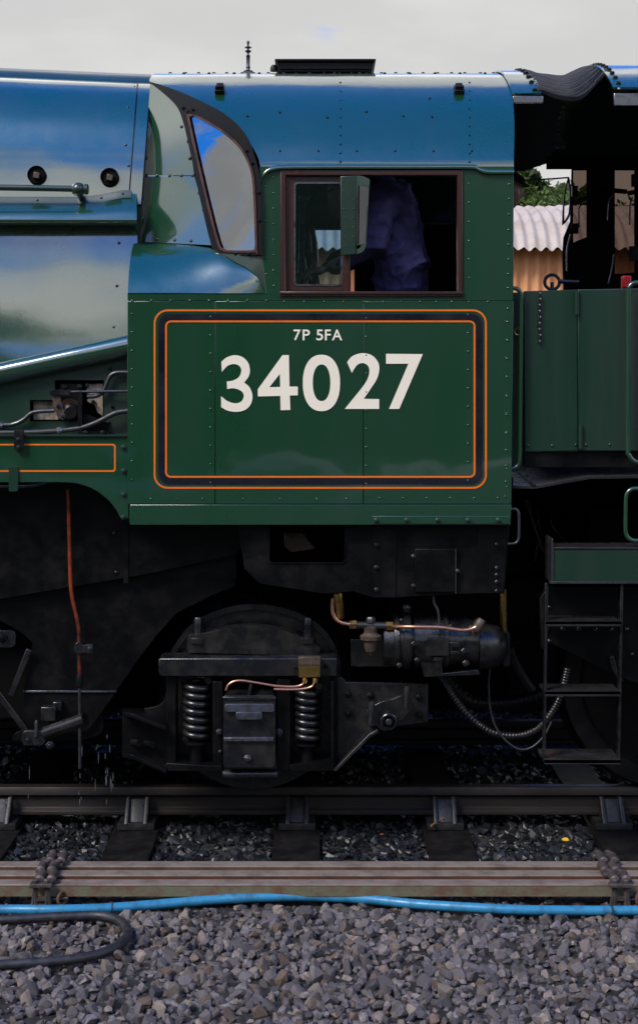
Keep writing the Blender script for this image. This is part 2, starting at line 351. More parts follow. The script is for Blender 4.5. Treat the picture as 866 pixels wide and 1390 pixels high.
# crushed stone: angular hulls
def hull(seed, n=17):
    r = np.random.default_rng(seed); bm = bmesh.new()
    p = r.normal(size=(n, 3)); p /= np.linalg.norm(p, axis=1)[:, None]; p *= r.uniform(0.8, 1.08, (n, 1)); p *= np.array([1.0, r.uniform(0.66, 0.95), r.uniform(0.5, 0.82)])
    for q in p: bm.verts.new(q)
    bmesh.ops.convex_hull(bm, input=bm.verts[:]); bmesh.ops.recalc_face_normals(bm, faces=bm.faces)
    loose = [v for v in bm.verts if not v.link_faces]; bmesh.ops.delete(bm, geom=loose, context='VERTS')
    bmesh.ops.triangulate(bm, faces=bm.faces[:]); bm.verts.ensure_lookup_table(); bm.verts.index_update()
    v = np.array([w.co[:] for w in bm.verts]); f = np.array([[w.index for w in q.verts] for q in bm.faces]); bm.free(); return v, f
HULL = [hull(100 + k) for k in range(16)]
def rots(n):
    q = RNG.normal(size=(n, 4)); q /= np.linalg.norm(q, axis=1)[:, None]; w, x, y, z = q.T
    return np.stack([np.stack([1 - 2 * (y * y + z * z), 2 * (x * y - z * w), 2 * (x * z + y * w)], 1), np.stack([2 * (x * y + z * w), 1 - 2 * (x * x + z * z), 2 * (y * z - x * w)], 1),
                     np.stack([2 * (x * z - y * w), 2 * (y * z + x * w), 1 - 2 * (x * x + y * y)], 1)], 1)
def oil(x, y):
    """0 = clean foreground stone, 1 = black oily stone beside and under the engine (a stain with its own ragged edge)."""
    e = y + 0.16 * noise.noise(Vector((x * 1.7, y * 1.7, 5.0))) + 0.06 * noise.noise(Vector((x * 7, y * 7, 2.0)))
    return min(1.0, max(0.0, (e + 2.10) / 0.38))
BED_Z = -0.225
def place(xmin, xmax, ymin, ymax, spacing):
    xs = np.arange(xmin, xmax, spacing); ys = np.arange(ymin, ymax, spacing); X, Yy = np.meshgrid(xs, ys); n = X.size
    P = np.stack([X.ravel(), Yy.ravel()], 1) + RNG.uniform(-0.5, 0.5, (n, 2)) * spacing
    return P
near = place(-2.6, 2.6, -4.9, -0.60, 0.0300); far_ = place(-2.6, 2.6, -0.60, 2.2, 0.046)
side = np.concatenate([place(-6.0, -2.6, -4.9, -0.6, 0.055), place(2.6, 6.0, -4.9, -0.6, 0.055)])
P = np.concatenate([near, far_, side])

SLX = [float(W(p_, 0, -0.75).x) for p_ in (-420, -205, 6, 190, 404, 601, 825, 1037, 1248, 1460)]
keep = np.ones(len(P), bool)
for x in SLX: keep &= ~((np.abs(P[:, 0] - x + 0.02 * np.sin(P[:, 1] * 17 + x * 9)) < 0.108) & (P[:, 1] > -1.44) & (P[:, 1] < 1.44))
keep &= ~((P[:, 1] < -1.86) & (P[:, 1] > -1.90) & False)
P = P[keep]; n = len(P)
size = np.clip(RNG.lognormal(math.log(0.0248), 0.34, n), 0.011, 0.044); size[P[:, 1] > -0.6] *= 1.25; size[np.abs(P[:, 0]) > 2.6] *= 1.5
zz = BED_Z + RNG.uniform(-0.020, 0.016, n) + np.array([0.014 * noise.noise(Vector((p[0] * 3, p[1] * 3, 0))) for p in P])
# keep the stones low where the rodding passes over them
zz[(P[:, 1] > -2.0) & (P[:, 1] < -1.54)] -= 0.012
PAL = np.array([(0.205, 0.185, 0.190), (0.150, 0.138, 0.148), (0.255, 0.215, 0.195), (0.110, 0.105, 0.118), (0.30, 0.26, 0.215), (0.175, 0.165, 0.185), (0.17, 0.122, 0.092)])
pick = RNG.choice(len(PAL), n, p=[.24, .2, .14, .15, .05, .16, .06]); tint = PAL[pick] * RNG.uniform(0.45, 1.2, (n, 1)) * np.array([0.78, 0.74, 0.71])
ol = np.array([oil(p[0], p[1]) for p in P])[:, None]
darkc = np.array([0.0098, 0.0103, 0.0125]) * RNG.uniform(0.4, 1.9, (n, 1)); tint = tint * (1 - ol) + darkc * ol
# the 300 that show largest: nearest to the camera inside the frame
d = P[:, 1] - CAM.y; u = PX + P[:, 0] * F / d; vv = PY + (CAM.z - zz) * F / d
inview = (u > 5) & (u < 861) & (vv < 1385) & (vv > 1236); score = np.where(inview, size / d, 0); big = np.argsort(-score)[:300]
isbig = np.zeros(n, bool); isbig[big] = True
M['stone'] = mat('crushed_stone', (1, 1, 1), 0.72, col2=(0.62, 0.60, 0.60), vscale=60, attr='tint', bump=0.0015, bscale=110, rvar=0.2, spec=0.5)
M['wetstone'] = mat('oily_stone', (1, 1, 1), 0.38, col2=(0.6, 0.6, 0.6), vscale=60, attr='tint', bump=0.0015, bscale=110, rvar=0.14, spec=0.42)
def stones(name, idx, material, parent):
    V = []; Fc = []; C = []; b = 0; Rm = rots(len(idx)); hv = RNG.integers(0, len(HULL), len(idx))
    for k, i in enumerate(idx):
        v, f = HULL[hv[k]]; w = (v @ Rm[k].T) * size[i]; w[:, 2] *= 0.9; w += np.array([P[i, 0], P[i, 1], zz[i]])
        V.append(w); Fc.append(f + b); C.append(np.repeat(tint[i][None], len(v), 0)); b += len(v)
    V = np.concatenate(V); Fc = np.concatenate(Fc); C = np.concatenate(C)
    me = bpy.data.meshes.new(name); me.vertices.add(len(V)); me.vertices.foreach_set('co', V.ravel().astype(np.float32))
    me.loops.add(Fc.size); me.loops.foreach_set('vertex_index', Fc.ravel().astype(np.int32)); me.polygons.add(len(Fc)); me.polygons.foreach_set('loop_start', np.arange(0, Fc.size, 3, dtype=np.int32))
    me.update(); me.shade_flat(); a = me.color_attributes.new('tint', 'FLOAT_COLOR', 'POINT'); a.data.foreach_set('color', np.concatenate([C, np.ones((len(C), 1))], 1).ravel().astype(np.float32))
    o = bpy.data.objects.new(name, me); COL.objects.link(o); me.materials.append(material); o.parent = parent; o['kind'] = 'stuff'; return o
al = np.arange(n)
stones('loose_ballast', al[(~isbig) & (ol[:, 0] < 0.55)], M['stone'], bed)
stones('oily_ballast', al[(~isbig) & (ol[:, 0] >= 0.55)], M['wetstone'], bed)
def stone_var():
    pass
stmesh = {}
for k, i in enumerate(big):
    key = (int(pick[i]), k % 8)
    if key not in stmesh:
        v, f = HULL[(key[0] * 5 + key[1]) % len(HULL)]
        me = bpy.data.meshes.new('stone'); me.from_pydata(v.tolist(), [], f.tolist()); me.update(); me.materials.append(M['stone'])
        a = me.color_attributes.new('tint', 'FLOAT_COLOR', 'POINT'); c = PAL[key[0]] * (0.5 + 0.09 * key[1]) * np.array([0.78, 0.74, 0.71])
        a.data.foreach_set('color', np.tile(np.append(c, 1.0), len(v)).astype(np.float32)); stmesh[key] = me
    o = bpy.data.objects.new('stone', stmesh[key]); COL.objects.link(o); o.parent = bed
    o.location = (P[i, 0], P[i, 1], zz[i] + 0.003); o.scale = (size[i],) * 3; o.rotation_euler = tuple(RNG.uniform(-3, 3, 3))

# ---------------------------------------------------------------- track: sleepers, chairs, rails
M['sleeper'] = mat('oily_sleeper', (0.006, 0.0058, 0.006), 0.5, col2=(0.013, 0.011, 0.010), vscale=10, bump=0.003, bscale=25, spec=0.2)
M['railside'] = mat('rail_side_rust', (0.020, 0.014, 0.011), 0.6, col2=(0.012, 0.011, 0.012), vscale=7, bump=0.0008, bscale=60)
M['chair'] = mat('oily_cast_iron', (0.012, 0.0125, 0.015), 0.40, col2=(0.022, 0.019, 0.018), vscale=20, bump=0.002, bscale=90, spec=0.5)
SLZ = -0.185
M['runsurf'] = mat('worn_rail_top', (0.045, 0.033, 0.026), 0.42, metal=0.5, col2=(0.025, 0.018, 0.015), vscale=9)
sv, sf = boxdata((0, 0, -0.065), (0.225, 2.86, 0.13))
bm = bmesh.new(); me = bpy.data.meshes.new('sleeper'); me.from_pydata(sv, [], sf); bm.from_mesh(me); bmesh.ops.recalc_face_normals(bm, faces=bm.faces)
bmesh.ops.subdivide_edges(bm, edges=bm.edges, cuts=6, use_grid_fill=True)
for v in bm.verts: v.co += Vector((0, 0, 1)) * 0.006 * noise.noise(v.co * 9) + Vector((1, 0, 0)) * 0.006 * noise.noise(v.co * 6 + Vector((4, 0, 0)))
bm.to_mesh(me); bm.free(); me.materials.append(M['sleeper']); me.shade_smooth(); me.set_sharp_from_angle(angle=R(40))
def rail_profile():
    h = [(-0.035, -0.006), (-0.031, 0), (0.031, 0), (0.035, -0.006), (0.035, -0.040), (0.010, -0.056), (0.010, -0.108), (0.034, -0.122), (0.034, -0.140), (0.028, -0.145), (-0.028, -0.145), (-0.034, -0.140), (-0.034, -0.122), (-0.010, -0.108), (-0.010, -0.056), (-0.035, -0.040)]
    return h
def railobj(name, yc, label):
    mb = MB(); pr = rail_profile(); k = len(pr); v = [Vector((x, yc + a, b)) for x in (-14, 14) for a, b in pr]
    f = [(i, (i + 1) % k, (i + 1) % k + k, i + k) for i in range(k)] + [tuple(range(k)), tuple(range(k, 2 * k))]
    root = empty(name, (0, yc, -0.145), label, 'rail')
    mb.add(v, f).build('rail_body', M['railside'], root, bevel=0.002)
    hv, hf = boxdata((0, yc, 0.0008), (28, 0.050, 0.002)); mesh('running_surface', hv, hf, M['runsurf'], root, sharp=None)
    return root
railobj('running_rail', -0.755, 'dark rusty running rail held in iron chairs beside the oily ballast')
railobj('running_rail', 0.755, 'rear running rail under the engine beyond the wheels')
cm = MB()      # chair: base, two jaws, outer jaw ribs
cm.add(*boxdata((0, 0.02, 0.018), (0.185, 0.36, 0.036)))
def wedge(x0, x1, pts):
    k = len(pts); v = [Vector((x, a, b)) for x in (x0, x1) for a, b in pts]; f = [(i, (i + 1) % k, (i + 1) % k + k, i + k) for i in range(k)] + [tuple(range(k)), tuple(range(k, 2 * k))]; return v, f
cm.add(*wedge(-0.042, 0.042, [(-0.135, 0.034), (-0.060, 0.034), (-0.036, 0.07), (-0.036, 0.125), (-0.06, 0.135)]))
for s in (-1, 1): cm.add(*wedge(s * 0.048 - 0.010, s * 0.048 + 0.010, [(-0.165, 0.034), (-0.055, 0.034), (-0.034, 0.07), (-0.034, 0.140), (-0.070, 0.146)]))
cm.add(*wedge(-0.05, 0.05, [(0.135, 0.034), (0.06, 0.034), (0.036, 0.06), (0.036, 0.12), (0.06, 0.13)]))
cme = bpy.data.meshes.new('rail_chair'); cme.from_pydata([tuple(v) for v in cm.v], [], cm.f); cme.update(); cme.materials.append(M['chair'])
bm = bmesh.new(); bm.from_mesh(cme); bmesh.ops.recalc_face_normals(bm, faces=bm.faces); bmesh.ops.bevel(bm, geom=bm.edges[:], offset=0.005, segments=2, affect='EDGES', profile=0.6); bm.to_mesh(cme); bm.free(); cme.shade_smooth(); cme.set_sharp_from_angle(angle=R(50))
WHERE = {-1: 'below the ashpan hopper linkage', 0: 'between the drain pipe and the trailing truck', 1: 'below the brass oil junction of the trailing truck', 2: 'beside the dry twig', 3: 'below the tender ladder, beside the yellow leaf'}
for k, x in enumerate(SLX):
    o = bpy.data.objects.new('sleeper', me); COL.objects.link(o); o.location = (x, 0, SLZ); w_ = WHERE.get(k - 3)
    tag(o, 'oil-blackened sleeper ' + w_ if w_ else 'oil-blackened sleeper further along the track, clear of truck and ladder', 'sleeper', 'sleepers under the rails')
    c = bpy.data.objects.new('rail_chair', cme); COL.objects.link(c); c.location = (x, -0.755, SLZ + 0.001)
    tag(c, 'oily cast iron rail chair ' + w_ if w_ else 'oily cast iron rail chair further along the rail, clear of truck and ladder', 'rail chair', 'chairs along the running rail')

# ---------------------------------------------------------------- point rodding on its roller stools
M['rod'] = mat('weathered_rod_steel', (0.235, 0.185, 0.155), 0.60, metal=0.15, col2=(0.14, 0.10, 0.082), vscale=9, bump=0.001, bscale=60)  # top tone lightened to set off the painted grooves between rods
M['rodside'] = mat('lichen_rust_steel', (0.13, 0.125, 0.075), 0.8, col2=(0.12, 0.06, 0.035), vscale=14, bump=0.0015, bscale=70)
M['rodbrown'] = mat('shaded_brown_rust', (0.095, 0.062, 0.022), 0.85, col2=(0.045, 0.026, 0.014), vscale=9, bump=0.0015, bscale=70)  # real rust, with the shade between the rods darkened into its colour
M['rodrust'] = mat('shaded_orange_rust', (0.10, 0.030, 0.012), 0.85, col2=(0.05, 0.022, 0.012), vscale=6, bump=0.0015, bscale=70)  # orange rust, also darkened to deepen the groove shade
RODY = [-1.63, -1.755, -1.88]; RZ = -0.122
rlab = ['weathered steel point rod next to the oily ballast, rearmost of three', 'weathered steel point rod with rust streaks, middle one of three', 'weathered steel point rod with a lichen-stained edge, next to the blue hose']
for y, lb, sm_ in zip(RODY, rlab, ('rodbrown', 'rodrust', 'rodside')):
    root = empty('point_rod', (0, y, RZ - 0.05), lb, 'rod')
    v, f = boxdata((0, y, RZ - 0.004), (13, 0.072, 0.008)); mesh('top_plate', v, f, M['rod'], root, bevel=0.002)
    v, f = boxdata((0, y - 0.0315, RZ - 0.030), (13, 0.007, 0.044)); mesh('channel_side', v, f, M[sm_], root)
    v, f = boxdata((0, y + 0.0315, RZ - 0.030), (13, 0.007, 0.044)); mesh('channel_side', v, f, M[sm_], root)
M['stool'] = mat('rusty_cast_stool', (0.085, 0.065, 0.060), 0.6, metal=0.2, col2=(0.030, 0.025, 0.024), vscale=18, bump=0.0015, bscale=80)
def stool(x0, where):
    root = empty('rodding_stool', (x0, -1.755, -0.235), 'rusty roller stool clamping the three point rods ' + where, 'rodding stool', 'stools carrying the point rodding')
    # base rail under the rods, with trestle leg in front and rear
    mb = MB(); mb.add(*boxdata((x0, -1.755, -0.222), (0.10, 0.52, 0.014))); mb.build('base_plate', M['stool'], root, bevel=0.003)
    for yy in (-1.955, -1.555):
        mb = MB()
        for s in (-1, 1):
            mb.add(*tubedata([Vector((x0 + s * 0.042, yy, -0.222)), Vector((x0 + s * 0.026, yy, -0.118))], 0.0085, 6))
        mb.add(*boxdata((x0, yy, -0.170), (0.062, 0.012, 0.016))); mb.build('trestle_leg', M['stool'], root)
    ys = [-1.955, -1.8175, -1.6925, -1.555]
    for k, yy in enumerate(ys):           # pins between the rods
        for s in (-1, 1):
            mb = MB(); mb.add(*tubedata([Vector((x0 + s * 0.024, yy, -0.20)), Vector((x0 + s * 0.024, yy, RZ + 0.034))], 0.009, 8))
            mb.add(*lathedata([(0.017, 0), (0.017, 0.012), (0.012, 0.016)], (x0 + s * 0.024, yy, RZ + 0.022), (0, 0, 1), 6)); mb.build('pin', M['stool'], root)
        mb = MB(); v, f = boxdata((x0, yy, RZ + 0.012), (0.098, 0.042, 0.020)); mb.add(v, f); mb.build('cross_link', M['stool'], root, bevel=0.006, seg=3)
    for k in range(3):                    # top rollers lying over each rod
        yy = RODY[k]; s = (-1) ** k
        mb = MB()
        for sx in (-1, 1):
            mb.add(*lathedata([(0.012, -0.046), (0.022, -0.038), (0.019, 0.0), (0.022, 0.038), (0.012, 0.046)], (x0 + sx * 0.025 + 0.010 * s, yy, RZ + 0.021), (0, 1, 0), 12))
        mb.build('roller', M['stool'], root)
    mb = MB(); mb.add(*ringdata((x0 + 0.085, -1.93, -0.178), (0.85, -0.5, 0.1), 0.026, 0.007, 22, 6)); mb.build('bottom_roller', M['rust'], root)
    mb = MB(); mb.add(*tubedata([Vector((x0 + 0.03, -1.94, -0.18)), Vector((x0 + 0.11, -1.925, -0.178))], 0.006, 6)); mb.build('roller_axle', M['stool'], root)
stool(W(68, 0, -1.755).x, 'behind the looped black hose'); stool(W(829, 0, -1.755).x, 'below the tender ladder')

# ---------------------------------------------------------------- hoses and litter on the ballast
M['bluehose'] = mat('blue_hose_plastic', (0.030, 0.22, 0.40), 0.42, col2=(0.014, 0.09, 0.17), vscale=22, vlo=0.46, vhi=0.72, bump=0.0006, bscale=60)
def gpx(px, py, z):            # a point on a level plane at height z
    d_ = (CAM.z - z) * F / (py - PY); return Vector(((px - PX) * d_ / F, CAM.y + d_, z))
bh = [(-260, 1246), (-120, 1240), (0, 1235), (70, 1235), (140, 1233), (210, 1228), (270, 1223), (330, 1219), (390, 1217), (440, 1217.5), (500, 1221), (560, 1227), (620, 1231), (700, 1235), (780, 1236), (866, 1236), (1000, 1234), (1140, 1237)]
bp = [gpx(a, b, -0.185 + 0.006 * math.sin(a * 0.021)) for a, b in bh]
hr = empty('blue_hose', (0, -2.05, -0.22), 'bright blue hose lying across the ballast in front of the point rods', 'hose')
tube('hose_pipe', bp, 0.0205, M['bluehose'], hr, seg=14, n=8)
for a, b in ((45, 1235), (153, 1232.3), (829, 1236)):
    c = gpx(a, b, -0.185); v, f = ringdata(c, (1, 0.05, 0), 0.0205, 0.0028, 18, 6); mesh('cable_tie', v, f, M['rubber'], hr)
v, f = tubedata(spline3([gpx(829, 1226, -0.165), gpx(832, 1240, -0.17), gpx(838, 1258, -0.19), gpx(835, 1266, -0.195)]), 0.0024, 6); mesh('tie_tail', v, f, M['rubber'], hr)
kh = [(-240, 1256), (-100, 1252), (0, 1249), (50, 1246), (100, 1243.5), (135, 1243), (158, 1248), (172, 1259), (172, 1272), (160, 1284), (135, 1295), (100, 1302), (50, 1307), (0, 1310), (-100, 1318), (-240, 1330)]
kr = empty('black_hose', (-1.2, -2.3, -0.22), 'black rubber hose doubled back in a loop on the stones', 'hose')
tube('hose_pipe', [gpx(a, b, -0.182) for a, b in kh], 0.0195, M['rubber'], kr, seg=14, n=8)
M['leaf'] = mat('yellow_leaf', (0.72, 0.42, 0.01), 0.5); M['twig'] = mat('dry_twig', (0.22, 0.10, 0.045), 0.8); M['brownleaf'] = mat('brown_leaf', (0.35, 0.10, 0.02), 0.6)
def leafobj(px, py, L, m, label, rz, z=-0.19):
    c = gpx(px, py, z); mb = MB(); v = []; Rm = Matrix.Rotation(rz, 3, 'Z') @ Matrix.Rotation(R(24), 3, 'X')
    for k in range(7):
        t = k / 6; w = 0.30 * math.sin(math.pi * t) ** 0.8 * L
        for s in (-1, 0, 1): v.append(c + Rm @ Vector(((t - 0.5) * L, s * w, 0.12 * L * abs(s) + 0.08 * L * math.sin(3 * t))))
    f = [(k * 3 + j, k * 3 + j + 1, k * 3 + j + 4, k * 3 + j + 3) for k in range(6) for j in range(2)]
    o = mesh('fallen_leaf', v, f, m, solid=0.0008, sharp=80); tag(o, label, 'leaf')
leafobj(767, 1141, 0.042, M['leaf'], 'small bright yellow leaf lying on the black ballast', R(-35))
leafobj(518, 1133, 0.020, M['brownleaf'], 'tiny orange-brown leaf on the black ballast between two chairs', R(20))
tw = mesh('twig', *tubedata(spline3([gpx(585, 1121, -0.150) + Vector((0, 0, 0.0)), gpx(594, 1115, -0.145), gpx(603, 1110, -0.13)]), [0.006] * 7 + [0.005] * 5 + [0.003], 7), M['twig'])
tag(tw, 'short dry brown twig lodged against an iron chair', 'twig')

# ================================================================ THE LOCOMOTIVE
LOCO = empty('steam_locomotive', (0, 0, -0.0), 'green lined steam locomotive with cab numbered 34027', 'locomotive')
CY = -1.370                                   # plane of the cab side
Z0 = 3.085; RH = 0.695; RC = (1.37 ** 2 + RH ** 2) / (2 * RH)
def roof_z(Y):
    Y = max(-1.3699, min(1.3699, Y))
    return Z0 + 0.5 * (math.sqrt(RC * RC - Y * Y) - (RC - RH)) + 0.5 * RH * math.sqrt(1 - (Y / 1.37) ** 2)
def xl(py): return 203 - 16 * (py - 118) / 210.0
def Yp(px, py):                               # slanted wedge-shaped cab front
    q = (py - 118) / 210.0; q = max(-0.1, min(1.15, q)); t = (352 - px) / (352 - xl(py)); return CY + t * (-(0.80 + 0.15 * q) - CY)
def Yo(off): return lambda a, b: Yp(a, b) + off

# ---- cab side sheets
side = prism('cab_side', [(173.5, 397), (361, 397), (355.5, 345), (353.5, 300), (352.5, 226), (697, 226), (696.4, 408), (173.5, 408)], CY, 0.02, M['green'], LOCO, holes=[rect(381, 231, 627, 401)], bevel=0.0015)
for x0, x1 in ((173.5, 291.9), (292.7, 492.8), (493.6, None)):
    r0, r1 = (x1, x1) if x1 else (696.3, 693.8)
    prism('side_panel', [(x0, 408.8), (r0, 408.8), (r1, 684), (x0, 684)], CY + 0.0005, 0.02, M['green'], side, bevel=0.0015)
prism('backing_plate', rect(176, 404, 692, 690), CY + 0.024, 0.012, M['blackmatt'], side, bevel=0)
sk = prism('skirt', [(177, 685), (693.6, 685), (693, 712.5), (177, 712.5)], CY - 0.003, 0.03, M['green'], side)
prism('skirt_plate', rect(506, 700.5, 691, 711.2), CY - 0.009, 0.006, M['green'], side)
bolts('skirt_bolts', [(x, 706, CY - 0.009, 3.6) for x in (511, 552, 594, 635, 676)], M['greendull'], side)
RV = []
for y in (231, 250, 270, 291, 312, 332, 352, 372, 391, 419, 437, 462, 487, 512, 538, 563, 588, 611, 632, 654, 674):
    RV.append((691 - 0.012 * (y - 231), y, CY, 1.9))
for y in (249, 275, 301, 327, 352, 377): RV += [(636, y, CY, 1.8)]
for y in (241, 262, 283, 304, 325, 346, 367, 388): RV += [(371.5, y, CY, 1.6)]
for y in (253, 276, 300, 324, 350, 372): RV += [(361, y, CY, 1.5)]
for x in np.arange(180, 364, 26): RV += [(x, 408, CY, 2.0)]
for x in (386, 413, 440, 466, 493, 520, 545, 570, 592, 613, 636, 662): RV.append((x, 409.5, CY, 1.7))
for y in range(430, 680, 25): RV += [(286, y, CY, 1.7), (497, y + 2, CY, 1.7), (179.5, y - 4, CY, 1.7), (635, y - 3, CY, 1.8), (687, y + 6, CY, 1.5)]
for x in range(515, 690, 32): RV += [(x, 676, CY, 1.7)]
for x in (205, 240, 275, 330, 380, 430, 470): RV += [(x, 677, CY, 1.5)]
rivets('rivets', RV, M['green'], side)

# ---- lining and numbers
def ring_px(name, x0, y0, x1, y1, r, w, Y, m):
    prism(name, rrect(x0, y0, x1, y1, r, 9), Y, 0.002, m, side, holes=[list(reversed(rrect(x0 + w, y0 + w, x1 - w, y1 - w, r - w, 9)))], bevel=0)
ring_px('lining_stripe', 209, 420, 660.5, 663.5, 19, 2.5, CY - 0.0018, M['orange'])
ring_px('lining_band', 215.5, 426, 654.5, 657.5, 15, 8.6, CY - 0.0014, M['liningblack'])
ring_px('lining_stripe', 224.5, 435, 645, 648.5, 8, 2.4, CY - 0.0018, M['orange'])
def z1(L): return [((a[0] / 5.773 + 290, a[1] / 5.773 + 430) + tuple(a[2:])) for a in L]
def z2(L): return [((a[0] / 5.4125 + 430, a[1] / 5.4125 + 430) + tuple(a[2:])) for a in L]
three = smooth(z1([(62, 352, 1), (105, 318), (165, 301), (225, 315), (270, 358), (285, 415), (275, 468), (240, 515, 1), (282, 553), (305, 617), (293, 682), (252, 727), (185, 745), (110, 735), (60, 708, 1), (60, 622, 1),
                   (110, 661), (170, 678), (217, 664), (237, 625), (226, 590), (190, 568), (150, 560), (107, 567, 1), (105, 507, 1), (150, 500), (197, 474), (218, 425), (203, 386), (160, 370), (110, 385), (65, 432, 1)]))
four = z1([(540, 300), (590, 300), (595, 547), (660, 547), (660, 615), (597, 617), (602, 730), (525, 732), (523, 620), (347, 624), (347, 568)]); fourh = z1([(520, 447), (437, 552), (522, 550)])
zero = ell(436.3, 519.8, 25.2, 38.3, 56, 2.25); zeroh = ell(436.5, 519.6, 11.9, 24.9, 48, 2.2)
two = smooth(z2([(222, 333, 1), (262, 289), (335, 267), (405, 284), (450, 335), (458, 392), (440, 458), (400, 522), (345, 603, 1), (458, 605, 1), (458, 677, 1), (205, 677, 1), (335, 516), (375, 450), (386, 395), (372, 356), (335, 340), (295, 356), (257, 412, 1)]))
seven = z2([(508, 272), (778, 274), (605, 677), (530, 677), (672, 345), (508, 345)])
def grow(pts, e):
    P_ = [Vector(p) for p in pts]; A = sum(P_[i].x * P_[(i + 1) % len(P_)].y - P_[(i + 1) % len(P_)].x * P_[i].y for i in range(len(P_))); s = 1 if A > 0 else -1; o = []
    for i, p in enumerate(P_):
        a = (p - P_[i - 1]); b = (P_[(i + 1) % len(P_)] - p)
        if a.length < 1e-6 or b.length < 1e-6: o.append(tuple(p)); continue
        a.normalize(); b.normalize(); n_ = Vector((a.y + b.y, -a.x - b.x)); n_ = n_.normalized() if n_.length > 1e-6 else Vector((a.y, -a.x)); k = 1 / max(0.5, n_.dot(Vector((a.y, -a.x)))); o.append(tuple(p + n_ * e * k * s))
    return o
for out, h in ((three, []), (four, [fourh]), (zero, [zeroh]), (two, []), (seven, [])):
    nm = prism('numeral', out, CY - 0.0024, 0.002, M['cream'], side, holes=[list(reversed(x)) for x in h], bevel=0)
    prism('numeral_outline', grow(out, 0.75), CY - 0.0013, 0.001, M['numedge'], side, holes=[list(reversed(grow(x, -0.75))) for x in h], bevel=0)
def text_obj(name, body, px0, px1, pyb, caph, Y, m, parent):
    cu = bpy.data.curves.new(name, 'FONT'); cu.body = body; cu.size = 1.0; cu.extrude = 0.0; cu.offset = 0.012
    t_ = bpy.data.objects.new(name, cu); COL.objects.link(t_); dg = bpy.context.evaluated_depsgraph_get(); mt = bpy.data.meshes.new_from_object(t_.evaluated_get(dg)); bpy.data.objects.remove(t_)
    co = np.array([v.co[:] for v in mt.vertices]); x0, x1, y0, y1 = co[:, 0].min(), co[:, 0].max(), co[:, 1].min(), co[:, 1].max()
    mt.shade_flat()
    for v in mt.vertices:
        a = (v.co.x - x0) / (x1 - x0); b = (v.co.y - y0) / (y1 - y0); v.co = W(lerp(px0, px1, a), pyb - caph * b, Y)
    o = link(name, mt, m, parent, sharp=None); md = o.modifiers.new('thickness', 'SOLIDIFY'); md.thickness = 0.0008; md.offset = 0; return o
for ch_, xa_, xb_ in (('7', 398.5, 408.3), ('P', 410.8, 420.6), ('5', 429.3, 438.6), ('F', 441, 449), ('A', 450.5, 464.5)): text_obj('letter', ch_, xa_, xb_, 462, 14.7, CY - 0.0022, M['cream'], side)

# ---- side window: wooden frame, sliding sash, hinged side screen
wf = prism('window_frame', rect(380.5, 230.5, 628, 402.5), CY - 0.010, 0.05, M['wood'], LOCO, holes=[rect(388, 238, 620.5, 395.5)], bevel=0.004)
prism('window_sill', rect(380, 395.5, 628.5, 399.5), CY - 0.016, 0.05, M['wood'], wf, bevel=0.003)
prism('frame_bead', rect(378.6, 228.6, 629.6, 404), CY - 0.003, 0.01, M['greendull'], wf, holes=[rect(380.4, 230.4, 628.2, 402.6)], bevel=0)
sash = prism('sliding_sash', rect(387.5, 237.5, 476, 395.5), CY + 0.012, 0.025, M['wood'], LOCO, holes=[rrect(400.5, 248.5, 463, 386.5, 4, 4)], bevel=0.003)
prism('sash_bead', rrect(399, 247, 464.5, 388, 4, 4), CY + 0.009, 0.006, M['brightsteel'], sash, holes=[rrect(401.3, 249.3, 462.2, 385.7, 3.4, 4)], bevel=0)
prism('pane', rect(399.5, 247.5, 464, 387.5), CY + 0.022, 0.004, M['glass'], sash, bevel=0)
prism('sash_stile', rect(464.5, 345, 474, 396), CY + 0.006, 0.02, M['wood'], sash)
scr = prism('side_screen', [(462, 239), (484, 238), (484, 345.5), (463, 347)], CY - 0.035, 0.02, M['greendull'], LOCO, bevel=0.004)
def Ys(px, py): return CY - 0.035 - (px - 484) / 18.0 * 0.06
scout = [(484, 238), (493, 239), (502, 243.5), (501.5, 252), (497.5, 333), (493, 342), (484, 345.5)]
prism('screen_flap', scout, Ys, 0.012, M['greendull'], scr, holes=[[(485.5, 252), (500, 253.5), (496, 331), (484.6, 331)]], bevel=0.002)
prism('screen_pane', [(485, 251), (500.6, 252.5), (496.5, 332), (484.4, 332)], lambda a, b: Ys(a, b) + 0.004, 0.003, M['blueglass'], scr, bevel=0)
prism('screen_bead', [(484.8, 250.2), (500.9, 251.8), (496.9, 332.6), (483.9, 332.6)], lambda a, b: Ys(a, b) - 0.002, 0.003, M['steel'], scr, holes=[[(486.2, 252), (499.4, 253.6), (495.4, 330.8), (485.4, 330.8)]], bevel=0)
rivets('rivets', [(466 + 0.4 * k, 246 + k * 12.5, CY - 0.035, 1.3) for k in range(8)] + [(480, 246 + k * 12.5, CY - 0.035, 1.3) for k in range(8)], M['greendull'], scr)

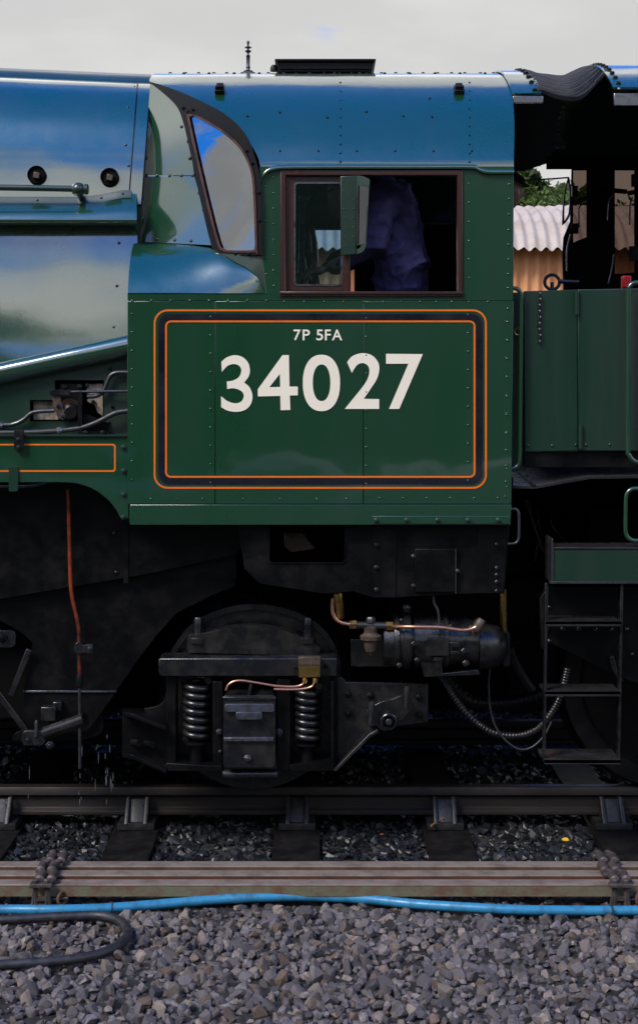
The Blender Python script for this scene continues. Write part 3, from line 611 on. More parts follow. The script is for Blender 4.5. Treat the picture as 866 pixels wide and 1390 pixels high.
# ---- roof
thetas = np.linspace(0, math.pi, 61)
def roof_grid(x0f, x1, y0=-1.36985, y1=1.36985, nv=14):
    v = []; f = []; Ys_ = [lerp(y0, y1, 0.5 - 0.5 * math.cos(t)) for t in thetas]
    for Y in Ys_:
        a = x0f(Y)
        for k in range(nv): v.append(Vector((lerp(a, x1(Y), k / (nv - 1)), Y, roof_z(Y))))
    for i in range(len(Ys_) - 1):
        for k in range(nv - 1): f.append((i * nv + k, i * nv + k + 1, (i + 1) * nv + k + 1, (i + 1) * nv + k))
    return v, f
XW = W(352.5, 0, CY).x; XA = W(205, 0, -0.80).x
def xfront(Y):
    a = abs(Y)
    if a <= 0.80: return XA - 0.012
    return lerp(XA - 0.012, XW, (a - 0.80) / (1.366 - 0.80))
v, f = roof_grid(xfront, lambda Y: 0.965 - 0.045 * min(1, abs(Y) / 1.366) ** 6); roof = mesh('cab_roof', v, f, M['greenroof'], LOCO, solid=0.012, sharp=50)
for sy in (-1, 1):
    if sy < 0:
        gp = [W(x, y, CY - 0.006) for x, y in ((354, 247), (357, 239), (363, 232.5), (372, 229), (388, 227.4), (450, 227), (560, 227), (638, 227), (648, 229.5), (656, 232.5), (666, 233.5), (697, 233.5))]
        mb = MB()          # drip moulding: rounded flat strip
        pts = spline3(gp, 5); N = len(pts); sec = [(0.004, 0.014), (-0.010, 0.010), (-0.014, 0.002), (-0.012, -0.008), (0.004, -0.012)]
        vv_ = [p + Vector((0, a, b)) for p in pts for a, b in sec]; ff_ = [(i * 5 + k, i * 5 + k + 1, i * 5 + k + 6, i * 5 + k + 5) for i in range(N - 1) for k in range(4)]
        mb.add(vv_, ff_); mb.build('rain_strip', M['greenroof'], roof, sharp=60)
mb = MB()                  # curved tail of the roof sheet over the rear corner
def on_roof(px, Y): return Vector(((px - PX) * (Y - CAM.y) / F, Y, roof_z(Y)))
def roof_n(Y):
    e = 1e-3; s = (roof_z(Y + e) - roof_z(Y - e)) / (2 * e); return Vector((0, -s, 1)).normalized()
def Y_at(py):              # roof depth seen at photo row py (near half)
    lo, hi = -1.366, -0.30
    for _ in range(40):
        m_ = (lo + hi) / 2; r = PY - (roof_z(m_) - CAM.z) * F / (m_ - CAM.y)
        if r > py: lo = m_
        else: hi = m_
    return (lo + hi) / 2
mb = MB()
def rb(px, Y, r):
    mb.add(*lathedata([(r, -0.003), (r, 0.2 * r), (r * 0.7, 0.6 * r), (r * 0.2, 0.8 * r)], on_roof(px, Y), roof_n(Y), 7))
for px in range(232, 690, 19): rb(px + RNG.uniform(-2, 2), -0.32, 0.012)
for px in np.arange(250, 690, 34): rb(px, -0.50, 0.009)
for py in range(112, 222, 12): rb(462, Y_at(py), 0.0055); rb(637, Y_at(py), 0.0055)
for px in range(380, 690, 52): rb(px, Y_at(205), 0.006)
for px, py in ((497, 152), (547, 158), (586, 159), (444, 160), (583, 134), (336, 158), (380, 153)): rb(px, Y_at(py), 0.008)
mb.build('rivets', M['black'], roof, kind='stuff', sharp=60)
for px in (299, 622.5):    # lifting brackets
    Y = Y_at(125); c = on_roof(px, Y); n_ = roof_n(Y); t_ = Vector((1, 0, 0)); b_ = n_.cross(t_); Rm = Matrix((t_, b_, n_)).transposed()
    mb2 = MB(); mb2.add(*boxdata(c + n_ * 0.012, (0.050, 0.078, 0.024), Rm)); mb2.add(*boxdata(c + n_ * 0.030 + b_ * 0.012, (0.036, 0.03, 0.02), Rm)); mb2.add(*boxdata(c + n_ * 0.028 - b_ * 0.022, (0.044, 0.018, 0.03), Rm))
    mb2.build('lifting_bracket', M['black'], roof, bevel=0.004)
# ventilator with its raised slab and upturned edge
Yv = -0.30; zr = roof_z(Yv)
vent = MB(); xa, xb = W(372, 0, Yv).x, W(508, 0, Yv).x
vent.add(*boxdata(((xa + xb) / 2, 0, zr + 0.035), (xb - xa - 0.05, 0.66, 0.06))); vo = vent.build('ventilator', M['black'], roof, bevel=0.004)
lid = MB(); x0, x1, x2, x3 = W(380, 0, Yv).x, W(505, 0, Yv).x, W(376, 0, Yv).x, W(507, 0, Yv).x
zb, zt = W(0, 96, Yv).z, W(0, 86, Yv).z
lv = [Vector((a, y, z)) for z, (a, b) in ((zb, (x0, x1)), (zt, (x2, x3))) for y in (-0.34, 0.34) for a in (a, b)]
lid.add(lv, [(0, 1, 3, 2), (4, 6, 7, 5), (0, 4, 5, 1), (2, 3, 7, 6), (0, 2, 6, 4), (1, 5, 7, 3)])
lid.add(*boxdata(((x2 + x3) / 2, 0, zt + 0.006), (x3 - x2 + 0.02, 0.72, 0.012))); lid.build('ventilator_lid', M['black'], vo, bevel=0.003)
c = W(372, 97, Yv); mb2 = MB(); mb2.add(*lathedata([(0.02, 0), (0.02, 0.02), (0.012, 0.035)], c, (0, 0, 1), 10)); mb2.build('ventilator_stop', M['black'], vo)
# whistle
wb = W(337, 98, -0.25); s_ = mpp(-0.25)
pr = [(6.5, 0), (6.5, 1.5), (3, 3), (2.2, 5), (3.2, 6.5), (2.4, 8), (2.6, 20), (3.0, 22), (1.6, 24), (1.6, 26), (4.2, 28), (4.2, 29), (1.4, 30.5), (1.4, 32), (4.6, 33), (4.6, 34), (1.3, 35.5), (1.2, 38), (2.0, 39.5), (1.8, 41.5), (0.6, 43)]
lathe('whistle', [(a * s_, b * s_) for a, b in pr], wb, (0, 0, 1), M['blackgloss'], LOCO, 16)

# ---- wedge-shaped cab front
fp = prism('cab_front', [(xl(113) + 1, 113), (228, 119), (244, 136), (253, 165), (264, 238), (xl(238) + 1, 238)], Yo(0.0), 0.012, M['greenclad'], LOCO, bevel=0)
prism('front_plate', [(xl(239) + 1, 239), (264, 239), (272, 268), (292, 333), (xl(328) + 1, 328)], Yo(-0.002), 0.014, M['greenclad'], fp, bevel=0)
fo = smooth([(203, 111, 1), (238, 122), (264, 133), (303, 153), (332, 180), (346, 213), (353.5, 245), (355.5, 300), (355.5, 346, 1), (303, 348), (291, 341), (284, 322), (270, 262), (258, 205), (248, 163), (236, 139)], True, 4)
gl_ = smooth([(256.5, 162), (259, 156.5), (266, 157.5), (300, 177), (325, 199), (339, 225), (344.5, 255), (347.5, 334), (345, 340.5), (312, 341), (303, 338.5), (296, 328), (279, 262)], True, 4)
sp = prism('spectacle_frame', fo, Yo(-0.014), 0.03, M['black'], LOCO, holes=[list(reversed(gl_))], bevel=0.002)
gin = grow(gl_, -1.4); gout = grow(gl_, 1.8)
prism('spectacle_bead', gout, Yo(-0.020), 0.008, M['bronzebead'], sp, holes=[list(reversed(gin))], bevel=0)
prism('spectacle_pane', grow(gl_, 0.8), Yo(-0.006), 0.004, M['mirrorglass'], sp, bevel=0)
NW = Vector((-0.62, -0.78, 0)).normalized()
LW = [(x, 238.5) for x in (199, 214, 231, 247, 262)] + [(x, y) for x, y in ((194, 270), (191, 298), (189, 318), (288, 327), (283, 308), (277, 285), (271, 262), (256, 192), (247, 172), (199, 190), (200, 172), (199, 215), (258, 215), (214, 325), (238, 326), (260, 327))]
rivets('rivets', [(x, y, Yp(x, y) - 0.001, 3.2, NW) for x, y in LW], M['blackgloss'], fp)
bolts('frame_bolts', [(x, y, Yp(x, y) - 0.016, 2.2) for x, y in ((335, 205), (342, 222), (351, 262), (352, 300), (320, 345), (338, 345), (249, 147), (262, 149))], M['black'], sp)

# ---- curved shoulder over the widened lower cab
top_ = [(183, 329.5), (205, 330), (230, 331), (258, 332.5), (285, 336), (300, 345), (318, 356), (336, 365), (349, 376), (357, 392)]
bot_ = [(174, 397.5), (205, 397.5), (230, 397.5), (258, 397.8), (282, 398), (300, 398), (318, 398), (336, 398), (350, 398), (360, 398)]
v = []; NS = 14
for (a, b), (c_, d_) in zip(top_, bot_):
    T = W(a, b, min(Yp(a, min(b, 340)) - 0.004, CY + 0.35)) if b < 341 else W(a, b, lerp(Yp(a, 340), CY, 0.35))
    B = W(c_, d_, CY - 0.004)
    for k in range(NS):
        s = k / (NS - 1) * math.pi / 2; s2 = 0.5 * (k / (NS - 1)) + 0.5 * (1 - math.cos(s)); z_ = 0.35 * (k / (NS - 1)) + 0.65 * math.sin(s)
        v.append(Vector((lerp(B.x, T.x, k / (NS - 1)), lerp(B.y, T.y, s2), lerp(B.z, T.z, z_))))
f = [(i * NS + k, i * NS + k + 1, (i + 1) * NS + k + 1, (i + 1) * NS + k) for i in range(len(top_) - 1) for k in range(NS - 1)]
mesh('cab_shoulder', v, f, M['greenroof'], LOCO, solid=0.008, sharp=60)
prism('corner_plate', [(292, 338), (300, 344), (318, 355), (336, 364), (349, 375), (357, 391), (362, 399), (356, 348), (300, 348), (292, 344)], lambda a, b: max(CY + 0.003, lerp(Yp(a, 340), CY, 0.3)), 0.01, M['greendull'], LOCO, bevel=0)
v, f = boxdata((W(175, 0, CY).x + 0.006, -1.13, (W(0, 397, CY).z + W(0, 712, CY).z) / 2), (0.012, 0.44, 1.09)); mesh('cab_front_sheet', v, f, M['greendull'], LOCO)

# ---- cab interior, floor, far side with its own window opening
zf = 1.62
v, f = boxdata((0.03, 0, zf - 0.03), (1.78, 2.70, 0.06)); mesh('cab_floor', v, f, M['blackmatt'], LOCO)
FY = 1.35
prism('far_cab_side', [(173, 300), (355, 300), (355, 240), (628, 240), (628, 690), (173, 690)], FY, 0.02, M['blackmatt'], LOCO, holes=[rect(428, 312, 481, 398)], bevel=0)
v, f = boxdata((-0.60, 0.05, 2.45), (0.34, 1.35, 1.65)); mesh('boiler_backhead', v, f, M['blackmatt'], LOCO, bevel=0.06)
mb = MB()
for k, (a, b, c_) in enumerate(((412, 290, 0.3), (418, 300, -0.2), (405, 330, 0.1), (420, 345, -0.5))):
    p = W(a - 30, b, c_); mb.add(*tubedata(spline3([p, p + Vector((0.10, -0.03, 0.02)), p + Vector((0.16, -0.05, -0.12)), p + Vector((0.17, -0.05, -0.4))]), 0.014, 8))
mb.build('backhead_pipes', M['copper'], LOCO)
c = W(408, 292, -0.75); mb = MB(); mb.add(*lathedata([(0.018, 0), (0.018, 0.36), (0.024, 0.37), (0.024, 0.40)], c - Vector((0, 0, 0.3)), (0.03, 0, 1), 12)); mb.add(*tubedata([c + Vector((0, 0, 0.04)), c + Vector((0.06, 0, 0.12))], 0.016, 8)); mb.build('gauge_column', M['brightsteel'], LOCO)
v, f = boxdata((W(622, 0, -1.2).x + 0.12, -0.95, 2.33), (0.05, 0.75, 1.42)); mesh('cab_rear_sheet', v, f, M['wood'], LOCO)
v, f = boxdata((W(540, 0, 1.0).x, 0.95, 2.15), (0.5, 0.45, 0.9)); mesh('fireman_locker', v, f, M['blackmatt'], LOCO, bevel=0.01)

# ---- firebox cladding
FP = [(103.5, -0.30), (104, -0.36), (112, -0.40), (112.8, -0.43), (114.5, -0.50), (117, -0.56), (121, -0.62), (128, -0.70), (138, -0.770), (150, -0.825), (165, -0.874), (180, -0.906), (200, -0.934), (220, -0.953), (245, -0.970), (268, -0.984), (277, -0.990)]
def tilt(px, py): return (px - 205) / 205.0 * 9.0 * max(0.0, min(1.0, (280 - py) / 165.0))
def clad(name, prof, xs, m, parent, off=0.0, xr=None, solid=0.01, rev=False):
    v = []; N = len(prof)
    for i, fx in enumerate(xs):
        for py, Y in prof:
            x = fx if xr is None else lerp(fx, xr(py), 1.0) if fx == 'e' else fx
            v.append(W(x, py + tilt(x, py), Y - off))
    f = [(i * N + k, i * N + k + 1, (i + 1) * N + k + 1, (i + 1) * N + k) for i in range(len(xs) - 1) for k in range(N - 1)]
    return mesh(name, v, f, m, parent, sharp=40, solid=solid)
def clad2(name, prof, x0f, x1f, nx_, m, parent, off=0.0, solid=0.01):
    v = []; N = len(prof)
    for i in range(nx_):
        for py, Y in prof:
            x = lerp(x0f(py), x1f(py), i / (nx_ - 1)); v.append(W(x, py + tilt(x, py), Y - off))
    f = [(i * N + k, i * N + k + 1, (i + 1) * N + k + 1, (i + 1) * N + k) for i in range(nx_ - 1) for k in range(N - 1)]
    return mesh(name, v, f, m, parent, sharp=40, solid=solid)
def smoothprof(P_, n=4):
    return [(a, b) for a, b in smooth([(p[0], p[1]) for p in P_], False, n)]
upper = smoothprof(FP[3:], 4)
fb = clad2('firebox_cladding', upper, lambda p: -1400, lambda p: xl(p) - 10, 12, M['greenclad'], LOCO)
clad2('top_casing', [(101, 0.3), (103.5, 0.0), (104, -0.36), (113, -0.43)], lambda p: -1400, lambda p: 206, 4, M['greendull'], fb, solid=0.006)
clad2('band_edge_strip', [(p, y) for p, y in upper], lambda p: xl(p) - 17, lambda p: xl(p) + 2.5, 3, M['black'], fb, off=0.010, solid=0.010)  # black strip drawing dark lines along both band edges
clad2('cladding_band', [(p, y) for p, y in upper], lambda p: xl(p) - 15, lambda p: xl(p) + 0.8, 3, M['greenclad'], fb, off=0.018, solid=0.012)
prism('band_foot', [(176, 268), (193.5, 268), (190, 333), (173, 333)], -0.985, 0.02, M['greendull'], fb, bevel=0)
# shoulder ledge under the handrail
led = [(272, -1.003), (275, -1.018), (278, -1.045), (283, -1.085), (289, -1.115), (295, -1.130), (299, -1.134), (303, -1.125), (306, -1.09), (307, -1.03)]
lo = smoothprof(led, 3)
def ledtop(px): return 0 if px < 110 else -9 * min(1, (px - 110) / 55.0) ** 1.5
v = []; xs = [-1400, -100, 0, 60, 110, 125, 140, 155, 168, 179, 186]; N = len(lo)
for x in xs:
    for k, (py, Y) in enumerate(lo): v.append(W(x, py + ledtop(x) * max(0, 1 - k / (N * 0.55)), Y))
f = [(i * N + k, i * N + k + 1, (i + 1) * N + k + 1, (i + 1) * N + k) for i in range(len(xs) - 1) for k in range(N - 1)]
ld = mesh('cladding_ledge', v, f, M['greenroof'], LOCO, sharp=50, solid=0.006)
v = []; xs2 = xs[:-1]
for x in xs2:
    for py, Y in ((267, -1.009), (272, -1.015), (277.5, -1.030)): v.append(W(x, py + ledtop(x), Y))
f = [(i * 3 + k, i * 3 + k + 1, (i + 1) * 3 + k + 1, (i + 1) * 3 + k) for i in range(len(xs2) - 1) for k in range(2)]
mesh('ledge_flange', v, f, M['greendull'], ld, solid=0.004)
rivets('rivets', [(x, 272 + ledtop(x), -1.016, 2.2) for x in (-60, 51, 138, 167)], M['blackgloss'], ld)
# lower cladding, leaning outward towards the foot
lw = smoothprof([(305, -1.018), (312, -1.024), (320, -1.030), (360, -1.062), (400, -1.090), (440, -1.116), (475, -1.135), (515, -1.152)], 4)
lc = clad2('lower_cladding', lw, lambda p: -1400, lambda p: 187 - 12 * max(0, min(1, (p - 330) / 60)), 14, M['greenclad'], LOCO)
lw2 = [(p, y) for p, y in lw if p < 319]
clad2('lap_strip', lw2, lambda p: -1400, lambda p: 180, 4, M['greenclad'], lc, off=0.006, solid=0.005)
rivets('rivets', [(47, 312, -1.030, 2.6), (99.5, 312, -1.030, 2.6), (152, 312, -1.030, 2.6), (179, 315, -1.029, 2.8), (162, 330, -1.039, 2.6), (159, 388, -1.083, 2.6), (155, 444, -1.116, 2.6), (175, 225, -0.957, 2.4), (171, 197, -0.931, 2.4), (174, 146, -0.812, 2.4), (183, 118, -0.58, 2.2)], M['blackgloss'], lc)
pxtube('diagonal_pipe', [(-1400, 810, -1.255), (0, 507, -1.255), (90, 488, -1.255), (176, 469, -1.255)], -1.255, 14.5, M['greenclad'], LOCO, seg=28)
# washout plugs
for px, py in ((50, 237), (149, 240)):
    Y = -0.985; c = W(px, py, Y)
    pl = lathe('washout_plug', [(0.0455, -0.02), (0.0455, 0.004), (0.042, 0.006), (0.040, 0.003), (0.039, -0.006), (0.001, -0.006)], c, (0, -1, 0.12), M['blackmatt'], LOCO, 28)
    v, f = boxdata(c + Vector((0.004, -0.010, -0.006)), (0.030, 0.03, 0.030), Matrix.Rotation(R(12), 3, 'Y')); mesh('square_head', v, f, M['tanmetal'], pl, bevel=0.003)
hrY = -1.095
hb = pxtube('boiler_handrail', [(-1400, 230), (0, 254.5), (60, 255.5), (104, 256.5)], hrY, 4.2, M['greendull'], LOCO, seg=14)
c = W(107, 257, hrY)
lathe('handrail_knob', [(0.020, -0.03), (0.030, -0.018), (0.034, 0.0), (0.030, 0.018), (0.022, 0.026), (0.026, 0.030), (0.026, 0.046), (0.018, 0.050)], c, (1, 0, 0), M['greendull'], hb, 18)
tube('handrail_stem', [c, c + Vector((0, 0.05, -0.02)), c + Vector((0, 0.11, -0.03))], 0.017, M['greendull'], hb)

# ---- plate with the valve gear linkage behind it, above the running plate
gear = prism('linkage_plate', [(-260, 575), (-260, 560), (0, 518), (173, 482), (173, 593), (-260, 593)], -1.235, 0.012, M['greendull'], LOCO, holes=[[(75, 516), (141.5, 516), (141.5, 571), (41, 572), (41, 543), (75, 543)]], bevel=0.001)
prism('recess_back', rect(36, 505, 150, 580), -1.13, 0.01, M['blackmatt'], gear, bevel=0)
prism('bare_plate', [(118, 521), (140, 521), (140.5, 566), (133, 560), (129, 550), (119, 545)], -1.20, 0.01, M['dirtycream'], gear)
prism('bare_plate', rect(46, 545, 80, 570), -1.19, 0.01, M['dirtycream'], gear)
prism('bearing_block', rect(82, 521, 112, 575), -1.22, 0.06, M['black'], gear)
prism('clevis', rrect(68, 529, 96, 536.5, 2), -1.285, 0.03, M['blackgloss'], gear, bevel=0.003)
prism('bell_crank', [(71, 536), (82, 536), (84, 548), (91, 566), (86, 570), (80, 568), (74, 556)], -1.272, 0.012, M['tanmetal'], gear, bevel=0.002)
bolts('crank_bolts', [(80, 551, -1.272, 3.2), (86, 566, -1.272, 3.4), (88, 525, -1.23, 3.6), (109, 525, -1.23, 3.6), (119, 523, -1.21, 3), (127, 545.5, -1.205, 3), (150, 500, -1.236, 2.6), (148, 573, -1.236, 2.4), (153, 552, -1.236, 2.4)], M['blackgloss'], gear)
lathe('spindle_nut', [(0.046, -0.03), (0.046, 0.004), (0.036, 0.010), (0.036, 0.022), (0.030, 0.026)], W(97, 560, -1.245), (0.1, -1, 0), M['black'], gear, 8)
lathe('spindle_washer', [(0.055, -0.03), (0.055, 0), (0.05, 0.003)], W(95, 556, -1.235), (0.1, -1, 0), M['rust'], gear, 20)
pxtube('reach_rod', [(92, 532), (130, 531.5), (176, 531)], -1.275, 1.9, M['steel'], gear)
pxtube('bent_pipe', [(119, 538.5), (131, 537.5), (140, 532), (144, 524), (149, 512), (155, 507), (163, 505.5), (176, 505.5)], -1.262, 3.1, M['steel'], gear, seg=12)
pxtube('feed_pipe', [(-120, 578), (0, 577), (20, 575.5), (32, 570), (43, 561), (55, 558.5), (74, 557.5)], -1.262, 3.0, M['steel'], gear, seg=12)
mbx = MB(); mbx.add(*lathedata([(0.016, -0.014), (0.018, 0.0), (0.016, 0.014)], W(1, 577, -1.262), (1, 0, 0), 10)); mbx.build('pipe_union', M['brightsteel'], gear)
pxtube('long_pipe', [(-260, 590), (0, 587.5), (60, 586), (104, 582), (128, 575), (148, 565), (160, 560), (176, 557.5)], -1.285, 3.6, M['rubber'], gear, seg=12)
lathe('pipe_union', [(0.015, -0.013), (0.017, 0.0), (0.015, 0.013)], W(82, 584, -1.285), (1, 0.0, 0.08), M['brightsteel'], gear, 10)
prism('angle_bracket', [(106, 531), (111, 531), (112, 585), (150, 586), (149, 591), (106, 591)], -1.295, 0.03, M['black'], gear, bevel=0.003)
prism('gusset', [(111, 560), (148, 574), (146, 587), (110, 587)], -1.262, 0.02, M['black'], gear)
bolts('bracket_bolts', [(117, 587, -1.30, 3.2), (140, 587, -1.30, 3.2)], M['blackgloss'], gear)

# ---- running plate valance
VY = -1.352
val = prism('valance', [(-260, 592), (174.5, 592), (174.5, 703, 1)] + smooth([(165, 705), (156, 689), (143, 675), (125, 663), (103, 656), (80, 654.5)], False, 4) + [(-260, 654.5)], VY, 0.014, M['green'], LOCO, bevel=0.002)
prism('lining_stripe', rrect(-300, 602.5, 157.5, 640.5, 4, 5), VY - 0.0016, 0.0015, M['orange'], val, holes=[list(reversed(rrect(-297.8, 604.7, 155.3, 638.3, 2.6, 5)))], bevel=0)
v, f = boxdata(((W(-260, 0, VY).x + W(174, 0, VY).x) / 2, VY + 0.10, W(0, 591, VY).z), (W(174, 0, VY).x - W(-260, 0, VY).x, 0.23, 0.008)); mesh('running_plate', v, f, M['greendull'], LOCO)
prism('end_strip', [(161, 592.5), (174.5, 592.5), (174.5, 704), (166, 704.5), (161, 698)], VY - 0.002, 0.002, M['green'], val, bevel=0)
bolts('valance_bolts', [(168.5, y, VY - 0.003, 3.6) for y in (607, 639, 671, 702)], M['greendull'], val)
prism('pipe_clip', rrect(19.5, 584, 32, 610.5, 2), VY - 0.03, 0.03, M['blackgloss'], val, bevel=0.004)
bolts('clip_bolts', [(25.5, 596, VY - 0.03, 2.4), (25.5, 606.5, VY - 0.03, 2.4)], M['steel'], val)
prism('lower_clip', rrect(12.5, 633.5, 25, 667, 2), VY - 0.012, 0.012, M['greendull'], val, bevel=0.003)
pxtube('conduit', [(-260, 662), (0, 661), (30, 661), (50, 659), (64, 655)], -1.30, 1.8, M['steel'], val)

# ---- grab handle at the rear corner of the cab, long handrail beside the gap
pxtube('grab_handle', [(690, 691.5), (699, 691), (703, 695), (704, 702), (704, 726), (703, 733), (699, 737.5), (689, 738.5)], -1.345, 2.1, M['steel'], LOCO)
hr2 = pxtube('cab_handrail', [(692, 392), (699, 391.5), (705, 395), (707, 402), (707, 420), (706.5, 500), (705.5, 600), (705, 622), (703, 631), (697, 635.5), (690, 636)], -1.33, 2.9, M['green'], LOCO, seg=12)

# ---- under the cab: frame sheet, ash pan, hopper
under = prism('under_cab_plate', [(323, 711), (692, 711), (684, 806), (628, 806), (538, 811), (505, 811), (480, 803), (440, 806), (352, 792), (332, 772), (327, 742)], -1.30, 0.012, M['black'], LOCO, holes=[rrect(366, 706.5 + 5, 467.5, 763.5, 5, 4)], bevel=0.002)
prism('opening_rim', rrect(364.5, 710, 469, 765, 6, 4), -1.306, 0.008, M['black'], under, holes=[list(reversed(rrect(366, 711.5, 467.5, 763.5, 5, 4)))], bevel=0)
prism('stiffener', [(505, 713), (538, 713), (537, 811), (505, 811)], -1.306, 0.006, M['black'], under, bevel=0.001)
prism('stiffener', [(648, 713), (690, 713), (682, 805), (646, 805)], -1.306, 0.006, M['black'], under, bevel=0.001)
prism('recess_frame', rect(538, 737, 646, 741), -1.303, 0.004, M['black'], under, bevel=0)
hat = prism('hatch_door', rect(563, 745, 618, 804), -1.318, 0.02, M['black'], under, bevel=0.004)
prism('hatch_edge', rect(617.6, 745, 619.2, 806), -1.322, 0.02, M['steel'], hat, bevel=0)
bolts('hatch_catch', [(621, 775, -1.32, 3), (561, 755, -1.31, 3), (561, 795, -1.31, 3)], M['steel'], under)
bolts('frame_bolts', [(511, y, -1.307, 3.2) for y in (739.5, 770, 800)] + [(674, y, -1.307, 3) for y in (739, 771, 780.5, 790, 802)], M['blackgloss'], under)
prism('drag_box', rect(360, 695, 475, 775), -0.9, 0.05, M['blackmatt'], LOCO, bevel=0)
prism('frame_stay', [(386, 723), (412, 723), (428, 745), (395, 750), (386, 742)], -1.1, 0.05, M['tanmetal'], LOCO, bevel=0.006)
ash = prism('ashpan_side', [(-260, 640), (330, 640), (330, 740), (322, 752), (300, 757), (195, 780), (0, 813), (-260, 850)], -1.12, 0.012, M['black'], LOCO, bevel=0.001)
rivets('rivets', [(155.5, 724, -1.121, 3.2), (158, 777, -1.121, 3.2)], M['blackgloss'], ash)
prism('seam_strip', rect(168, 712, 175, 792), -1.126, 0.006, M['black'], ash, bevel=0.001)
hop = prism('ashpan_hopper', [(-260, 800), (0, 800), (190, 775), (318, 745), (322, 775), (318, 797), (290, 807), (240, 832), (213, 862), (186, 898), (158, 938.6), (33, 938.6), (45, 872), (26, 856), (0, 842), (-260, 838)], -1.06, 0.012, M['black'], LOCO, bevel=0.001)
v, f = prism_data([(33, 939.5), (158, 939.5), (126, 985), (118, 993), (40, 999), (30, 985)], -1.055, 0.012); mesh('hopper_door', v, f, M['black'], hop, bevel=0.002)
prism('door_edge', rect(32, 937.6, 158.5, 940), -1.066, 0.012, M['glintsteel'], hop, bevel=0.001)
prism('hopper_lip', smooth([(18, 1000), (30, 992), (70, 990), (120, 984), (138, 970), (141, 985), (134, 998), (110, 1004), (60, 1004), (22, 1006)], True, 3), -1.03, 0.03, M['black'], hop, bevel=0.004)
v, f = boxdata((W(60, 0, 0).x - 0.35, 0.1, W(0, 830, -1).z - 0.1), (1.7, 2.0, 0.9)); mesh('ashpan_body', v, f, M['blackmatt'], hop, bevel=0)
v, f = boxdata((0.25, 0.15, 1.30), (3.4, 0.9, 0.5)); mesh('main_frame', v, f, M['blackmatt'], LOCO)
for x0_, x1_, z0_, z1_, yy_ in ((-2.6, 1.2, 0.03, 1.5, 0.98),):
    v, f = boxdata(((x0_ + x1_) / 2, yy_, (z0_ + z1_) / 2), (x1_ - x0_, 0.03, z1_ - z0_)); mesh('far_blocking_plate', v, f, M['blackmatt'], LOCO)  # added dark sheet that blocks light from the far side
lathe('far_trailing_wheel', [(0.10, -0.05), (0.38, -0.02), (0.40, -0.05), (0.475, -0.06), (0.503, 0.05), (0.40, 0.06), (0.12, 0.04)], (W(345, 0, -0.75).x, 0.75, 0.475), (0, -1, 0), M['black'], LOCO, 48)
mb = MB(); mb.add(*tubedata([Vector((W(345, 0, -0.75).x, -0.85, 0.475)), Vector((W(345, 0, -0.75).x, 0.85, 0.475))], 0.09, 16)); mb.build('axle', M['black'], LOCO)
# hopper door linkage
lk = prism('linkage_lug', rrect(-14, 856, 22, 879, 8, 4), -1.10, 0.03, M['blackgloss'], LOCO, bevel=0.004)
bolts('lug_bolt', [(5, 866, -1.10, 6)], M['black'], lk)
def bar(name, a, b, w, Y, dep, m, parent):
    a, b = Vector(a), Vector(b); d_ = (b - a).normalized(); n_ = Vector((-d_.y, d_.x)) * w / 2
    return prism(name, [tuple(a + n_), tuple(b + n_), tuple(b - n_), tuple(a - n_)], Y, dep, m, parent, bevel=0.003)
bar('operating_rod', (40, 882), (15, 945), 8, -1.10, 0.02, M['blackgloss'], lk)
bar('operating_rod', (-30, 905), (42, 1001), 8, -1.13, 0.014, M['blackgloss'], lk)
prism('rod_end', rrect(30, 992, 62, 1012, 7, 4), -1.15, 0.035, M['blackgloss'], lk, bevel=0.005)
bolts('rod_pins', [(69, 1011, -1.15, 6), (39, 1004, -1.155, 3.5)], M['blackgloss'], lk)
prism('square_lug', rect(56, 960, 76, 979), -1.14, 0.06, M['blackgloss'], lk, bevel=0.004)
prism('square_lug', rect(72, 953, 84, 966), -1.10, 0.05, M['blackgloss'], lk, bevel=0.004)
mb = MB(); a, b = W(62, 995, -1.13), W(116, 976, -1.21); mb.add(*tubedata([a, b], 9.0 * mpp(-1.17), 20, caps=False)); d_ = (b - a).normalized()
mb.add(*tubedata([b, a + d_ * 0.02], 7.0 * mpp(-1.17), 20, caps=False)); v, f = lathedata([(9.0 * mpp(-1.17), 0), (7.0 * mpp(-1.17), 0.001)], b, d_, 20); mb.add(v, f[:-2]); mb.build('drain_spout', M['blackgloss'], LOCO)
mb = MB(); mb.add(*tubedata([b - d_ * 0.03, b - d_ * 0.028], 6.9 * mpp(-1.17), 16)); mb.build('spout_scale', M['rust'], LOCO)
mb = MB(); mb.add(*lathedata([(0.009, 0), (0.009, 0.07), (0.005, 0.08)], W(50, 1000, -1.15), (0, 0, 1), 10)); mb.build('grease_pin', M['steel'], lk)
# red copper drain pipe with brackets
dp = pxtube('drain_pipe', [(93, 664), (94, 700), (95, 740), (96, 780), (98, 808), (104, 835), (107.5, 855), (108, 880), (108.5, 918)], -1.205, 2.7, M['redcopper'], LOCO, seg=12)
pxtube('drain_pipe_tail', [(108.5, 918), (108.7, 960), (108.9, 1000), (109, 1043)], -1.205, 2.2, M['steel'], dp, seg=10)
lathe('pipe_sleeve', [(0.013, 0), (0.017, 0.005), (0.017, 0.05), (0.013, 0.062)], W(108.5, 933, -1.205), (0, 0, 1), M['black'], dp, 12)
prism('pipe_bracket', smooth([(102, 875), (108, 872), (114, 876), (126, 875), (127, 886), (115, 886), (108, 888), (102, 885)], True, 2), -1.222, 0.035, M['blackgloss'], dp, bevel=0.003)
bolts('bracket_bolt', [(123, 880, -1.222, 3.4)], M['steel'], dp)

